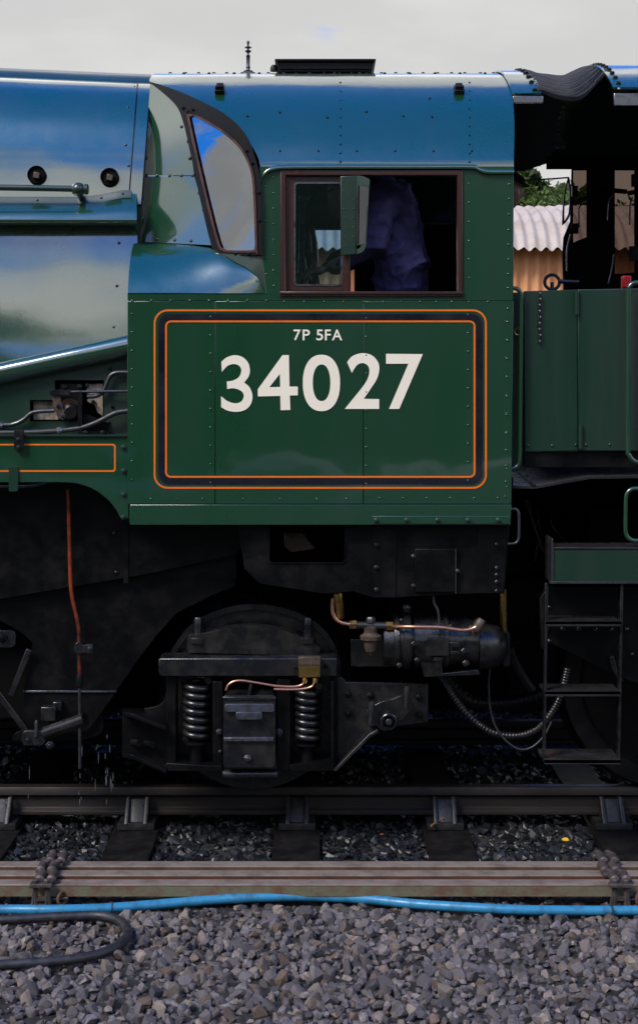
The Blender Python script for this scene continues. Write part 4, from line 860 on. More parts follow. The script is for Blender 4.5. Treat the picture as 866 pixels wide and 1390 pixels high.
# ---- trailing truck: wheel, frame, springs, axlebox
wc = W(345, 0, -0.75); RW = 0.475
wheel = lathe('trailing_wheel', [(0.10, -0.06), (0.16, -0.045), (0.38, -0.02), (0.40, -0.055), (RW, -0.068), (RW + 0.004, -0.02), (RW + 0.028, 0.05), (RW + 0.028, 0.066), (0.40, 0.066), (0.38, 0.03), (0.12, 0.03), (0.10, 0.05)][::-1], (wc.x, -0.75, RW), (0, 1, 0), M['gunmetal'], LOCO, 64)
truck = prism('truck_frame', smooth([(228, 893, 1), (240, 872), (262, 848), (300, 829), (345, 822), (392, 829), (430, 848), (452, 876), (462, 905), (463, 940, 1), (463, 1040, 1), (440, 1046, 1), (228, 1046, 1)], True, 5), -0.965, 0.02, M['gunmetal'], LOCO, bevel=0.003)
prism('frame_arch_rim', smooth([(228, 893, 1), (240, 871), (262, 846), (300, 827), (345, 820), (392, 827), (431, 846), (454, 875), (464, 905, 1), (458, 906, 1), (447, 878), (426, 853), (390, 835), (345, 828), (302, 835), (266, 854), (246, 876), (236, 894, 1)], True, 4), -0.985, 0.03, M['gunmetal'], truck, bevel=0.003)
eq = prism('equaliser', smooth([(254, 870, 1), (257, 863), (268, 861), (290, 857), (318, 851), (345, 850), (372, 853), (400, 861), (420, 872), (432, 877), (434, 884), (430, 890, 1), (255, 886, 1)], True, 4), -1.10, 0.09, M['gunmetal'], truck, bevel=0.006)
for px in (269, 418):
    mb = MB(); mb.add(*lathedata([(0.021, 0), (0.021, 0.11), (0.016, 0.12)], W(px, 871, -1.075), (0, 0, 1), 8)); mb.add(*lathedata([(0.042, 0), (0.042, 0.022), (0.036, 0.028)], W(px, 872, -1.075), (0, 0, 1), 16)); mb.build('spring_pin', M['blackgloss'], eq)
mb = MB(); mb.add(*lathedata([(0.035, 0), (0.035, 0.05)], W(346, 905, -1.06), (0, 0, 1), 14)); mb.build('equaliser_foot', M['black'], eq)
bm_ = prism('spring_beam', [(215, 895), (221, 893), (458, 893), (458, 917.5), (217, 917.5), (215, 912)], -1.18, 0.15, M['blackgloss'], truck, bevel=0.008, seg=3)
bolts('beam_bolts', [(442, 904, -1.181, 3.6), (401, 906, -1.181, 2)], M['black'], bm_)
for px, y0, y1 in ((267.5, 920, 1008), (417.5, 928, 1010)):
    turns = 7.5; Rr = 15.2 * mpp(-1.10); r = 4.6 * mpp(-1.10); zt_, zb_ = W(0, y0 + 4, -1.10).z, W(0, y1 - 4, -1.10).z; cx = W(px, 0, -1.10).x
    pts = [Vector((cx + Rr * math.cos(a), -1.10 + Rr * math.sin(a), lerp(zt_, zb_, a / (2 * math.pi * turns)))) for a in np.linspace(0, 2 * math.pi * turns, int(turns * 26))]
    v, f = tubedata(pts, r, 10); sp_ = mesh('coil_spring', v, f, M['blackgloss'], truck, sharp=60)
    mb = MB(); mb.add(*lathedata([(0.068, 0), (0.068, 0.012)], W(px, y1, -1.10), (0, 0, 1), 24)); mb.add(*lathedata([(0.036, 0), (0.036, 0.30)], W(px, y1 + 28, -1.10), (0, 0, 1), 12)); mb.build('spring_seat', M['black'], sp_)
for nm, P_, Y, dp_ in (('horn_plate', rect(226, 917, 239, 1044), -1.14, 0.12), ('horn_plate', rect(289, 925, 302, 1044), -1.16, 0.14), ('horn_plate', rect(376, 922, 394, 1046), -1.16, 0.14), ('horn_plate', rect(449, 917, 459, 1044), -1.14, 0.12),
                       ('bottom_ledge', [(226, 1036), (302, 1040), (302, 1047), (222, 1047)], -1.17, 0.2, ), ('bottom_ledge', [(394, 1038), (452, 1034), (458, 1044), (452, 1047), (394, 1047)], -1.17, 0.2)):
    prism(nm, P_, Y, dp_, M['black'], truck, bevel=0.003)
# stepped bracket on the left
for (ya, yb_) in ((966, 979), (1022, 1037)):
    a = [W(167, ya, -1.20), W(180, ya + 2, -1.25), W(226, yb_ + 8, -1.22), W(228, yb_ - 8, -1.0), W(200, ya - 4, -0.98), W(167, ya - 6, -1.0)]
    v = a + [p - Vector((0, 0, 0.022)) for p in a]; k = 6; f = [(i, (i + 1) % k, (i + 1) % k + k, i + k) for i in range(k)] + [tuple(range(k)), tuple(range(k, 2 * k))]
    mesh('bracket_shelf', v, f, M['black'], truck, bevel=0.004)
prism('bracket_web', [(167, 968), (227, 985), (227, 1040), (165, 1024)], -1.13, 0.02, M['black'], truck, bevel=0.003)
prism('bracket_brace', smooth([(196, 962, 1), (215, 958), (224, 948), (227, 930, 1), (229, 985, 1), (200, 975, 1)], True, 3), -1.12, 0.02, M['black'], truck)
mb = MB()
for px, py in ((180, 1008), (199, 1010)): mb.add(*tubedata([W(px, py, -1.14), W(px + 9, py + 1, -1.18)], 0.018, 10))
mb.build('bracket_studs', M['black'], truck)
# axlebox
ax_ = prism('axlebox', rrect(303, 944, 374, 1042, 6, 4), -1.215, 0.16, M['blackgloss'], truck, bevel=0.008, seg=3)
v = [W(305, 944, -1.21), W(373, 944, -1.21), W(367, 929, -1.03), W(315, 929, -1.03), W(305, 952, -1.21), W(373, 952, -1.21), W(367, 950, -1.03), W(315, 950, -1.03)]
mesh('oil_well_top', v, [(0, 1, 2, 3), (4, 5, 6, 7), (0, 1, 5, 4), (1, 2, 6, 5), (2, 3, 7, 6), (3, 0, 4, 7)], M['blackgloss'], ax_, bevel=0.004)
bar('top_rib', (341, 929), (338, 944), 4, -1.215, 0.10, M['blackgloss'], ax_)
prism('cover_band', rect(302, 946, 375, 950), -1.222, 0.02, M['blackgloss'], ax_)
prism('cover_lip', rrect(305, 956, 372.5, 966.5, 3, 3), -1.236, 0.03, M['glintsteel'], ax_, bevel=0.004)
prism('cover_hinge', rrect(320, 967, 356, 977, 3, 3), -1.245, 0.03, M['glintsteel'], ax_, bevel=0.005)
prism('lower_band', rect(304, 1001.5, 371.5, 1006.5), -1.232, 0.02, M['glintsteel'], ax_, bevel=0.002)
bolts('drain_plug', [(336.5, 1028.5, -1.217, 5)], M['brightsteel'], ax_)
bolts('side_bolts', [(298, 993, -1.17, 4.5), (379, 993, -1.17, 5), (379.5, 997, -1.175, 3), (299, 1020, -1.165, 2.5)], M['steel'], ax_)
mb = MB(); mb.add(*tubedata([W(303, 1051, -1.15), W(377, 1051, -1.15)], 0.024, 12)); mb.build('keeper_bar', M['blackgloss'], ax_)
br = prism('brass_junction', rect(405.5, 893.5, 434.5, 919.5), -1.232, 0.05, M['brass'], truck, bevel=0.003)
prism('junction_cap', rect(405, 892.5, 435, 903), -1.236, 0.05, M['tanmetal'], br, bevel=0.003)
mb = MB()
for px in (413.5, 427.5):
    mb.add(*lathedata([(0.013, 0), (0.013, 0.016), (0.009, 0.026)], W(px, 927, -1.215), (0, 0, 1), 6))
mb.build('pipe_nuts', M['brass'], br)
pxtube('oil_pipe', [(413, 926), (409, 930), (398, 932), (375, 931), (350, 927), (330, 924), (318, 925), (310, 930), (307, 937)], -1.22, 1.7, M['copper'], br)
pxtube('oil_pipe', [(427, 926), (423, 932), (412, 935), (395, 936), (372, 935.5)], -1.225, 1.7, M['copper'], br)
# rear bracket with pivot
rbk = prism('pivot_bracket', [(451, 925), (463, 918), (470, 926), (581, 928), (581, 980), (560, 983), (536, 986), (512, 992), (500, 999), (462, 1037), (451, 1046)], -1.12, 0.025, M['gunmetal'], truck, bevel=0.003)
v = [W(500, 997, -1.20), W(512, 990.5, -1.20), W(460, 1040, -1.20), W(452, 1046, -1.20)]; 
fl = [(512, 990.5), (500, 997.5), (460, 1038), (452, 1046), (456, 1048), (464, 1040), (503, 1001), (514, 994)]
prism('bracket_flange', fl, -1.21, 0.10, M['blackgloss'], rbk, bevel=0.002)
prism('edge_flange', rect(449.5, 925, 453, 1046), -1.20, 0.09, M['black'], rbk, bevel=0.001)
prism('pivot_casting', smooth([(496, 968), (507, 958), (520, 952), (530, 950), (546, 944), (556, 948), (559, 962), (552, 970), (542, 980), (533, 990), (520, 992), (510, 986), (499, 984)], True, 3), -1.16, 0.04, M['gunmetal'], rbk, bevel=0.006)
c = W(527, 976, -1.16); mb = MB(); mb.add(*lathedata([(0.042, 0), (0.042, 0.055), (0.038, 0.058), (0.031, 0.058), (0.031, 0.02), (0.001, 0.02)], c, (0, -1, -0.05), 24)); mb.build('pivot_boss', M['blackgloss'], rbk)
lathe('pivot_pin', [(0.016, 0), (0.016, 0.055), (0.012, 0.06)], c, (0, -1, -0.05), M['steel'], rbk, 12)
for px, py in ((503, 974), (551, 953)): mb = MB(); mb.add(*lathedata([(0.013, 0), (0.013, 0.07), (0.017, 0.07), (0.017, 0.09), (0.012, 0.11)], W(px, py + 8, -1.185), (0.05, -0.2, 1), 10)); mb.build('pivot_stud', M['steel'], rbk)
bolts('bracket_bolts', [(473, 942, -1.121, 5), (473, 968, -1.121, 5.5), (569, 946, -1.121, 5), (569, 970, -1.121, 5), (503, 944, -1.121, 5)], M['black'], rbk)

# ---- steam generator, strainer, copper pipes
GY = -1.15; gm = mpp(GY)
def xlathe(name, prof, cy, Y, m, parent, seg=32):      # prof: (px, radius px) along x
    s = mpp(Y); return lathe(name, [(r * s, (p - prof[0][0]) * s) for p, r in prof], W(prof[0][0], cy, Y), (1, 0, 0), m, parent, seg)
gen = xlathe('generator', [(560, 28), (561, 36), (600, 37), (601, 39), (606, 39), (607, 34), (646, 33), (648, 31)], 871, GY, M['gunmetal'], LOCO)
xlathe('end_dome', [(648, 31.5), (653, 31.5), (664, 30.5), (674, 27.5), (682, 22), (687, 14), (689, 6), (689.5, 0.5)], 877, GY, M['gunmetal'], gen)
xlathe('flange', [(533, 33), (534, 36), (540, 37), (541, 34), (546, 34), (547, 39), (556, 39), (557, 30), (561, 30)], 869, GY, M['gunmetal'], gen)
xlathe('inlet_casing', [(519, 24), (520, 30), (533, 31)], 872, GY, M['gunmetal'], gen)
prism('terminal_box', rrect(578, 867, 609, 890, 2, 3), GY - 0.16, 0.08, M['gunmetal'], gen, bevel=0.005)
prism('terminal_clamp', [(608, 872), (624, 872), (624, 878), (614, 879), (614, 884), (624, 884), (624, 888), (608, 889)], GY - 0.15, 0.04, M['gunmetal'], gen, bevel=0.003)
bolts('generator_bolts', [(630, 884, GY - 0.14, 5.5), (562, 874, GY - 0.145, 4.5), (542, 903, GY - 0.13, 4), (632, 900, GY - 0.12, 5), (566, 896, GY - 0.13, 4), (545, 842, GY - 0.12, 3), (612, 850, GY - 0.13, 3), (640, 852, GY - 0.13, 4)], M['gunmetal'], gen)
prism('mounting_bracket', [(571, 896), (600, 896), (600, 914), (648, 909), (652, 916), (575, 919)], GY - 0.10, 0.12, M['gunmetal'], gen, bevel=0.004)
mb = MB(); mb.add(*lathedata([(0.02, 0), (0.02, 0.03), (0.03, 0.032), (0.03, 0.05)], W(594, 905, GY - 0.13), (0, 0, 1), 10)); mb.build('oil_cup', M['gunmetal'], gen); mb = MB(); mb.add(*lathedata([(0.016, 0), (0.022, 0.01), (0.022, 0.03), (0.014, 0.045)], W(552, 832, GY - 0.03), (0, 0, 1), 10)); mb.build('oil_cup', M['gunmetal'], gen)
prism('support_plate', rect(476, 868, 540, 905), -1.05, 0.02, M['gunmetal'], gen)
prism('tail_pipe_block', rrect(683, 858, 692, 905, 3, 3), -1.08, 0.06, M['gunmetal'], gen)
pxtube('cable_conduit', [(588, 803), (589, 818), (594, 829), (596, 845), (597, 866)], GY - 0.13, 1.8, M['steel'], gen)
stn = lathe('strainer', [(a * gm, b * gm) for a, b in ((1, 0), (2.2, 1), (3, 4), (7, 6), (9, 14), (10, 20), (14, 22), (14.5, 27), (11, 29), (9, 31), (9, 38), (6, 40))], W(503, 890, GY - 0.08), (0, 0, 1), M['tanmetal'], gen, 20)
lathe('strainer_cap', [(a * gm, b * gm) for a, b in ((6.5, 0), (6.5, 6), (5, 8))], W(503, 845.5, GY - 0.08), (0, 0, 1), M['steel'], gen, 6)
mb = MB(); mb.add(*tubedata([W(483, 848.5, GY - 0.08), W(524, 849.5, GY - 0.08)], 5 * gm, 12)); mb.build('strainer_body', M['steel'], gen)
mb = MB()
for px, py in ((479, 848), (528.5, 850)): mb.add(*lathedata([(6.2 * gm, -4.6 * gm), (6.2 * gm, 4.6 * gm)], W(px, py, GY - 0.08), (1, 0, 0), 6))
mb.build('union_nuts', M['brass'], gen)
pxtube('steam_pipe', [(452, 812), (451, 822), (452, 832), (456, 840), (463, 845), (475, 847.5)], GY - 0.08, 2.6, M['copper'], gen)
pxtube('steam_pipe', [(531, 850.2, GY - 0.08), (541, 850.6, GY - 0.13), (560, 851), (595, 851.5), (612, 853.5), (628, 855.5), (639, 854), (646, 851)], GY - 0.165, 2.7, M['copper'], gen)
mb = MB(); mb.add(*lathedata([(0.02, -0.03), (0.026, -0.02), (0.026, 0.02), (0.018, 0.035)], W(649, 849, GY - 0.15), (0.5, 0, 0.8), 10)); mb.add(*lathedata([(0.012, -0.02), (0.016, 0.02)], W(645, 862, GY - 0.1), (0, 0, 1), 8)); mb.build('steam_valve', M['tanmetal'], gen)
mb = MB(); mb.add(*tubedata([W(458, 806, -1.1), W(460, 818, -1.1), W(462, 838, -1.08)], 0.022, 10)); mb.build('brass_elbow', M['brass'], gen)
mb = MB(); mb.add(*tubedata([W(682, 800, -1.0), W(683, 860, -1.0)], 0.018, 10)); mb.build('rear_pipe', M['brass'], gen)
# flexible hoses between engine and tender
def ribbed(name, pts, rpx, Y, m, parent, pitch=0.012):
    P_ = spline3([W(a, b, Y) for a, b in pts], 14); out = [P_[0]]; L = 0; res = []
    for a, b in zip(P_[:-1], P_[1:]):
        k = max(1, int((b - a).length / (pitch / 4)))
        for j in range(k): res.append(a.lerp(b, j / k))
    r = [(rpx + 0.7 * math.sin(2 * math.pi * i / 4.0 + 0.4)) * mpp(Y) for i in range(len(res))]
    v, f = tubedata(res, r, 10); return mesh(name, v, f, m, parent, sharp=80)
ribbed('flexible_hose', [(590, 905), (603, 925), (618, 950), (640, 975), (668, 994), (700, 999), (728, 990), (748, 968), (761, 942), (770, 905)], 5.0, -1.05, M['gunmetal'], LOCO)
ribbed('flexible_hose', [(600, 915), (615, 935), (640, 953), (680, 955), (720, 948), (770, 930)], 9, -0.8, M['black'], LOCO, 0.02)
pxtube('electric_cable', [(665, 905), (663, 930), (665, 960), (672, 985), (686, 1005), (704, 1017), (722, 1014), (738, 999), (748, 980)], -1.12, 1.5, M['rubber'], LOCO, seg=8)
pxtube('water_pipe', [(690, 880), (700, 905), (712, 925), (722, 938)], -0.95, 7, M['black'], LOCO)
v, f = boxdata((W(640, 0, 0).x, 0.3, 0.85), (1.0, 1.5, 0.30)); mesh('drag_beam', v, f, M['blackmatt'], LOCO)

# ================================================================ THE TENDER
TEN = empty('locomotive_tender', (2.0, 0, 0), 'green tender with steps, handrails and black canvas hood behind the cab', 'tender')
TY = -1.30
door = prism('cab_door', [(710.5, 395), (782.6, 393), (784, 612), (712, 613)], TY + 0.01, 0.015, M['greendull'], TEN, bevel=0.003)
ts = prism('tender_side', [(783.6, 393), (1140, 386), (1140, 612), (785, 612)], TY, 0.02, M['greendull'], TEN, bevel=0.003)
prism('door_edge_strip', rect(690, 397, 713, 640), TY + 0.06, 0.02, M['greendull'], TEN)
for y0, y1, x in ((396, 427, 782.5), (577, 609, 787.5)):
    mb = MB(); mb.add(*tubedata([W(x, y0, TY - 0.008), W(x, y1, TY - 0.008)], 3.1 * mpp(TY), 12))
    for t in (0.33, 0.66): mb.add(*lathedata([(3.5 * mpp(TY), -0.003), (3.5 * mpp(TY), 0.003)], W(x, lerp(y0, y1, t), TY - 0.008), (0, 0, 1), 12))
    mb.build('door_hinge', M['greendull'], door)
prism('kick_plate', [(711, 613), (1140, 612), (1140, 634), (711, 634.5)], TY + 0.03, 0.02, M['black'], TEN)
rivets('rivets', [(717, 605, TY + 0.009, 2.4), (749, 605, TY + 0.009, 2.4), (781, 604, TY + 0.009, 2.2), (795, 604, TY, 2.4), (827, 603.5, TY, 2.4)], M['greendull'], door)
mb = MB()                 # chain hanging on the door
for k in range(17):
    c = W(732 + 0.6 * math.sin(k), 399 + k * 4.1, TY - 0.004 - 0.002 * (k % 2)); ax = (0, 1, 0) if k % 2 else (1, 0.25, 0)
    v, f = ringdata((0, 0, 0), ax, 0.0072, 0.0021, 12, 5); mb.add([Vector((p.x, p.y, p.z * 1.35)) + c for p in v], f)
mb.build('door_chain', M['blackgloss'], door)
mb = MB(); mb.add(*ringdata(W(702.5, 450, TY + 0.03), (0, 1, 0.1), 0.016, 0.003, 16, 5)); mb.build('hook_ring', M['brass'], TEN)
# footplate and sloping fall plate
v = [W(694, 660, -1.33), W(725, 660, -1.33), W(790, 647, -1.31), W(1140, 636, -1.30), W(1140, 632, 0.9), W(694, 632, 0.9)]
v = [Vector((W(694, 0, -1.33).x, -1.33, W(0, 659, -1.33).z)), Vector((W(728, 0, -1.33).x, -1.33, W(0, 659, -1.33).z)), Vector((W(800, 0, -1.31).x, -1.31, W(0, 646, -1.31).z)), Vector((W(1140, 0, -1.3).x, -1.3, W(0, 640, -1.3).z)), Vector((W(1140, 0, -1.3).x, 1.2, W(0, 640, -1.3).z)), Vector((W(694, 0, -1.33).x, 1.2, W(0, 659, -1.33).z + 0.03))]
k = 6; vv2 = v + [p - Vector((0, 0, 0.016)) for p in v]; f = [(i, (i + 1) % k, (i + 1) % k + k, i + k) for i in range(k)] + [tuple(range(k)), tuple(range(k, 2 * k))]
M['footplate'] = mat('worn_footplate', (0.05, 0.048, 0.05), 0.34, metal=0.5, col2=(0.02, 0.018, 0.018), vscale=9, bump=0.0012, bscale=50)
mesh('footplate', vv2, f, M['footplate'], TEN, bevel=0.002)
prism('fall_plate_lip', [(700, 640), (706, 640), (728, 659), (722, 660)], -1.335, 0.05, M['blackgloss'], TEN, bevel=0.001)
# handrails
pxtube('handrail', [(880, 383), (866, 383.5), (858, 385), (853, 391), (852.5, 402), (852.5, 500), (851.5, 605), (853, 617), (858, 624), (866, 627.5), (880, 628)], TY - 0.06, 3.3, M['green'], TEN, seg=12)
pxtube('lower_handrail', [(880, 663), (866, 663), (857, 664), (851, 669), (849, 678), (848.5, 700), (848.5, 718), (850, 727), (856, 732.5), (866, 734), (880, 734)], TY - 0.06, 2.9, M['green'], TEN, seg=12)
# step box and ladder
sb = prism('step_box', rect(750, 745, 1000, 789.5), TY - 0.05, 0.02, M['greendull'], TEN, bevel=0.002)
v, f = boxdata(((W(750, 0, TY).x + W(1000, 0, TY).x) / 2, TY + 0.05, W(0, 744, TY - 0.05).z), (W(1000, 0, TY).x - W(750, 0, TY).x + 0.01, 0.21, 0.010)); mesh('step_tread', v, f, M['footplate'], sb, bevel=0.002)
prism('step_lip', rect(746, 789.5, 1000, 792.5), TY - 0.06, 0.05, M['steel'], sb, bevel=0.001)
prism('step_end', [(748, 733), (750, 731), (751.2, 745), (751.2, 790), (747.5, 790)], TY - 0.056, 0.20, M['steel'], sb, bevel=0.001)
for px0, px1 in (((741, 737.5), (741.5, 738.5))[0], ((843, 838.5))): pass
def stringer(xt, xb): prism('ladder_stringer', [(xt, 792), (xt + 3.6, 792), (xb + 3.4, 1035), (xb, 1035)], TY - 0.035, 0.045, M['blackgloss'], TEN, bevel=0.002)
stringer(740, 737); stringer(842, 838)
for y in (845, 940):
    mb = MB(); a, b = W(741 - (y - 792) * 0.012, y, TY - 0.05), W(843 - (y - 792) * 0.016, y, TY - 0.05)
    mb.add(*boxdata((a + b) / 2 + Vector((0, 0.085, 0)), (b.x - a.x, 0.19, 0.012))); mb.add(*boxdata((a + b) / 2 + Vector((0, -0.006, -0.004)), (b.x - a.x, 0.008, 0.024))); mb.build('ladder_tread', M['footplate'], TEN)
mb = MB(); a, b = W(738, 1033, TY - 0.05), W(841, 1033, TY - 0.05); mb.add(*boxdata((a + b) / 2 + Vector((0, 0.10, 0)), (b.x - a.x, 0.22, 0.014))); mb.add(*boxdata((a + b) / 2 + Vector((0, -0.006, 0)), (b.x - a.x, 0.008, 0.026))); mb.build('ladder_tread', M['footplate'], TEN)
prism('stringer_gusset', [(733, 812), (741, 800), (741, 885), (735, 880)], TY - 0.03, 0.05, M['black'], TEN, bevel=0.003)
fr_ = prism('tender_frame', [(742, 796), (1140, 796), (1140, 1000), (862, 927), (838, 918), (745, 872)], -1.12, 0.025, M['black'], TEN, bevel=0.003)
rivets('rivets', [(x, 854, -1.121, 4.6) for x in (742, 763, 785, 807, 829, 850)] + [(745, 824, -1.121, 4), (745, 870, -1.121, 4), (857, 888, -1.121, 4)], M['blackgloss'], fr_)
prism('brake_lug', [(826, 892), (832, 890), (838, 912), (846, 925), (840, 925), (830, 908)], -1.15, 0.05, M['blackgloss'], fr_, bevel=0.003)
v, f = boxdata((2.9, 0.2, 1.15), (3.0, 1.8, 0.55)); mesh('tender_underframe', v, f, M['blackmatt'], TEN)
v, f = boxdata((W(790, 0, 0.5).x + 0.9, 0.4, 1.75), (2.6, 1.7, 0.62)); mesh('coal_space', v, f, M['blackmatt'], TEN)
wx = W(905, 0, -0.75).x
lathe('tender_wheel', [(0.08, -0.06), (0.14, -0.045), (0.44, -0.02), (0.46, -0.055), (0.546, -0.068), (0.55, -0.02), (0.578, 0.05), (0.578, 0.066), (0.46, 0.066), (0.44, 0.03), (0.1, 0.03), (0.08, 0.05)], (wx, -0.75, 0.55), (0, 1, 0), M['black'], TEN, 48)
# roof of the tender front and the canvas between the roofs
XT = W(815, 0, -0.7).x; XR = W(684, 0, -0.7).x; HY = 1.02
def arc(ymax, n=49): return [(-ymax * math.cos(math.pi * k / (n - 1))) for k in range(n)]
def hood_z(Y): return roof_z(Y * 1.0) - 0.0
ys_ = arc(HY); v = []; xs = [XT, XT + 0.05, XT + 0.3, XT + 0.8, XT + 1.6]
for Y in ys_:
    for x in xs: v.append(Vector((x, Y, roof_z(Y) + 0.045)))
f = [(i * 5 + k, i * 5 + k + 1, (i + 1) * 5 + k + 1, (i + 1) * 5 + k) for i in range(len(ys_) - 1) for k in range(4)]
tr_ = mesh('tender_roof', v, f, M['greenroof'], TEN, solid=0.012, sharp=50)
mb = MB()
for Y in np.linspace(-0.98, 0.3, 17): mb.add(*lathedata([(0.013, -0.003), (0.013, 0.004), (0.009, 0.010)], (XT + 0.035, Y, roof_z(Y) + 0.046), roof_n(Y), 8))
mb.build('hood_bolts', M['black'], tr_, kind='stuff')
v = []
for Y in ys_:
    for x in (XR, XR + 0.06, XR + 0.145): v.append(Vector((x, Y, roof_z(Y) + 0.016)))
f = [(i * 3 + k, i * 3 + k + 1, (i + 1) * 3 + k + 1, (i + 1) * 3 + k) for i in range(len(ys_) - 1) for k in range(2)]
fl_ = mesh('roof_end_band', v, f, M['greenroof'], LOCO, solid=0.010, sharp=50)
mb = MB()
for Y in np.linspace(-0.99, 0.2, 12): mb.add(*lathedata([(0.013, -0.003), (0.013, 0.004), (0.009, 0.010)], (XR + 0.115, Y, roof_z(Y) + 0.017), roof_n(Y), 8))
mb.build('band_bolts', M['black'], fl_, kind='stuff')
a_ = W(0, 150, -1.03)
for x0_, x1_ in ((XR, XR + 0.15), (XT, XT + 0.16)):
    zc_ = roof_z(-1.02); v, f = boxdata(((x0_ + x1_) / 2, -1.035, zc_ - 0.02), (x1_ - x0_, 0.014, 0.036 if x0_ == XR else 0.062)); o_ = mesh('hood_clamp', v, f, M['brightsteel'], fl_ if x0_ == XR else tr_, bevel=0.003)
# canvas: saddle shaped, pleated, scalloped edges
nx_ = 44; XC0, XC1 = XR + 0.13, XT + 0.03; NU = 760; v = []
for j in range(nx_):
    t = j / (nx_ - 1); x = lerp(XC0, XC1, t); sag = 0.050 * math.sin(math.pi * min(1, t * 1.05)) ** 1.3
    ym = 1.0 - 0.26 * max(0, (t - 0.45) / 0.55) ** 1.6; pl = 0.45 + 0.55 * math.sin(math.pi * (0.10 + 0.80 * t))
    for i in range(NU):
        an = math.pi * i / (NU - 1); Y = -(ym if an < math.pi / 2 else 1.075) * math.cos(an); ph = an * 84 + 0.8 * math.sin(2.2 * t + 3 * an); n_ = roof_n(Y)
        p = Vector((x, Y * (1 - 0.03 * math.sin(math.pi * t)), roof_z(Y) + 0.018 + 0.022 * t)) - Vector((0, 0, sag * (0.75 + 0.25 * math.cos(Y)))) + n_ * 0.0115 * pl * math.sin(ph) + n_ * 0.012 * noise.noise(Vector((t * 3, Y * 4, 0)))
        p.x += 0.006 * math.sin(ph * 0.5 + 5 * t); v.append(p)
N = NU; f = [(j * N + i, j * N + i + 1, (j + 1) * N + i + 1, (j + 1) * N + i) for j in range(nx_ - 1) for i in range(N - 1)]
mesh('canvas_hood', v, f, M['canvas'], TEN, sharp=None, solid=0.003)
# far side of the tender cab with its windows
TF = 1.02
fs = prism('far_cab_side', [(765, 396), (763.5, 345), (765, 322), (774, 300), (776, 229), (742, 229), (742, 200), (1140, 200), (1140, 600), (765, 600)], TF, 0.03, M['blackmatt'], TEN, holes=[[(777.5, 230.5), (796.5, 230.5), (796.5, 321.5), (777.5, 329)], [(834, 230.5), (905, 230.5), (905, 366), (834, 372)]], bevel=0)
prism('window_pane', [(777, 230), (797, 230), (797, 322), (777, 330)], TF + 0.01, 0.004, M['darkglass'], fs, bevel=0)
prism('window_pane', [(833, 230), (906, 230), (906, 367), (833, 373)], TF + 0.01, 0.004, M['darkglass'], fs, bevel=0)
prism('pane_divider', rect(861, 230, 868, 372), TF - 0.002, 0.02, M['blackmatt'], fs, bevel=0)
prism('wind_deflector_frame', smooth([(771, 240, 1), (766, 258), (763.5, 285), (762.8, 306, 1), (769, 300), (773.5, 290), (774.5, 262), (773, 243, 1)], True, 3), TF - 0.03, 0.02, M['black'], fs, holes=[list(reversed(smooth([(770.6, 246, 1), (767.5, 262), (765.6, 285), (765.5, 300, 1), (769, 295), (772, 286), (772.6, 262)], True, 3)))], bevel=0)
for P_ in (rect(776, 252, 784, 267), rect(775, 303, 785, 317), rect(857, 236, 866, 253), rect(854, 334, 866, 354)): prism('window_catch', P_, TF - 0.03, 0.03, M['black'], fs, bevel=0.004)
for a, b in (((783, 273), (797, 268)), ((823, 257), (851, 260)), ((852, 262), (875, 258))): bar('catch_arm', a, b, 6, TF - 0.04, 0.03, M['black'], fs)
for L in (((790, 276), (785.5, 284), (786, 309)), ((831, 265), (825, 274), (823, 299)), ((858, 268), (855, 277), (854, 305)), ((774, 318), (769, 340), (769, 368)), ((832, 345), (830, 362), (825, 385))):
    pxtube('catch_handle', [(p[0], p[1]) for p in L], TF - 0.05, 1.2, M['brightsteel'], fs, seg=6)
pxtube('stay_rod', [(700, 244.5), (735, 243.5), (772, 241)], TF, 1.1, M['steel'], TEN, seg=6)
c = W(749, 383, -0.4); mb = MB(); mb.add(*ringdata(c, (0, 1, 0), 10 * mpp(-0.4), 2.3 * mpp(-0.4), 30, 8)); mb.build('hose_ring', M['rubber'], TEN)
mb = MB(); mb.add(*tubedata([W(757, 382, -0.4), W(785, 383, -0.4)], 0.012, 8)); mb.add(*tubedata([c, c + Vector((0, 0, -0.4))], 0.010, 8)); mb.build('ring_bracket', M['steel'], TEN)
prism('lamp_body', rect(845, 374, 856.5, 391), -0.9, 0.06, M['red'], TEN, bevel=0.006)
# brake gear glimpsed in the gap
mb = MB()
for k in range(9):
    a = W(700 + 7 * k + RNG.uniform(-5, 5), 684 + RNG.uniform(-6, 40), -0.6 + RNG.uniform(0, 0.5)); mb.add(*tubedata(spline3([a, a + Vector((RNG.uniform(-.05, .1), 0, -0.1)), a + Vector((RNG.uniform(-.05, .15), 0.05, -0.28))]), RNG.uniform(0.008, 0.02), 8))
mb.build('pipe_cluster', M['blackgloss'], TEN)

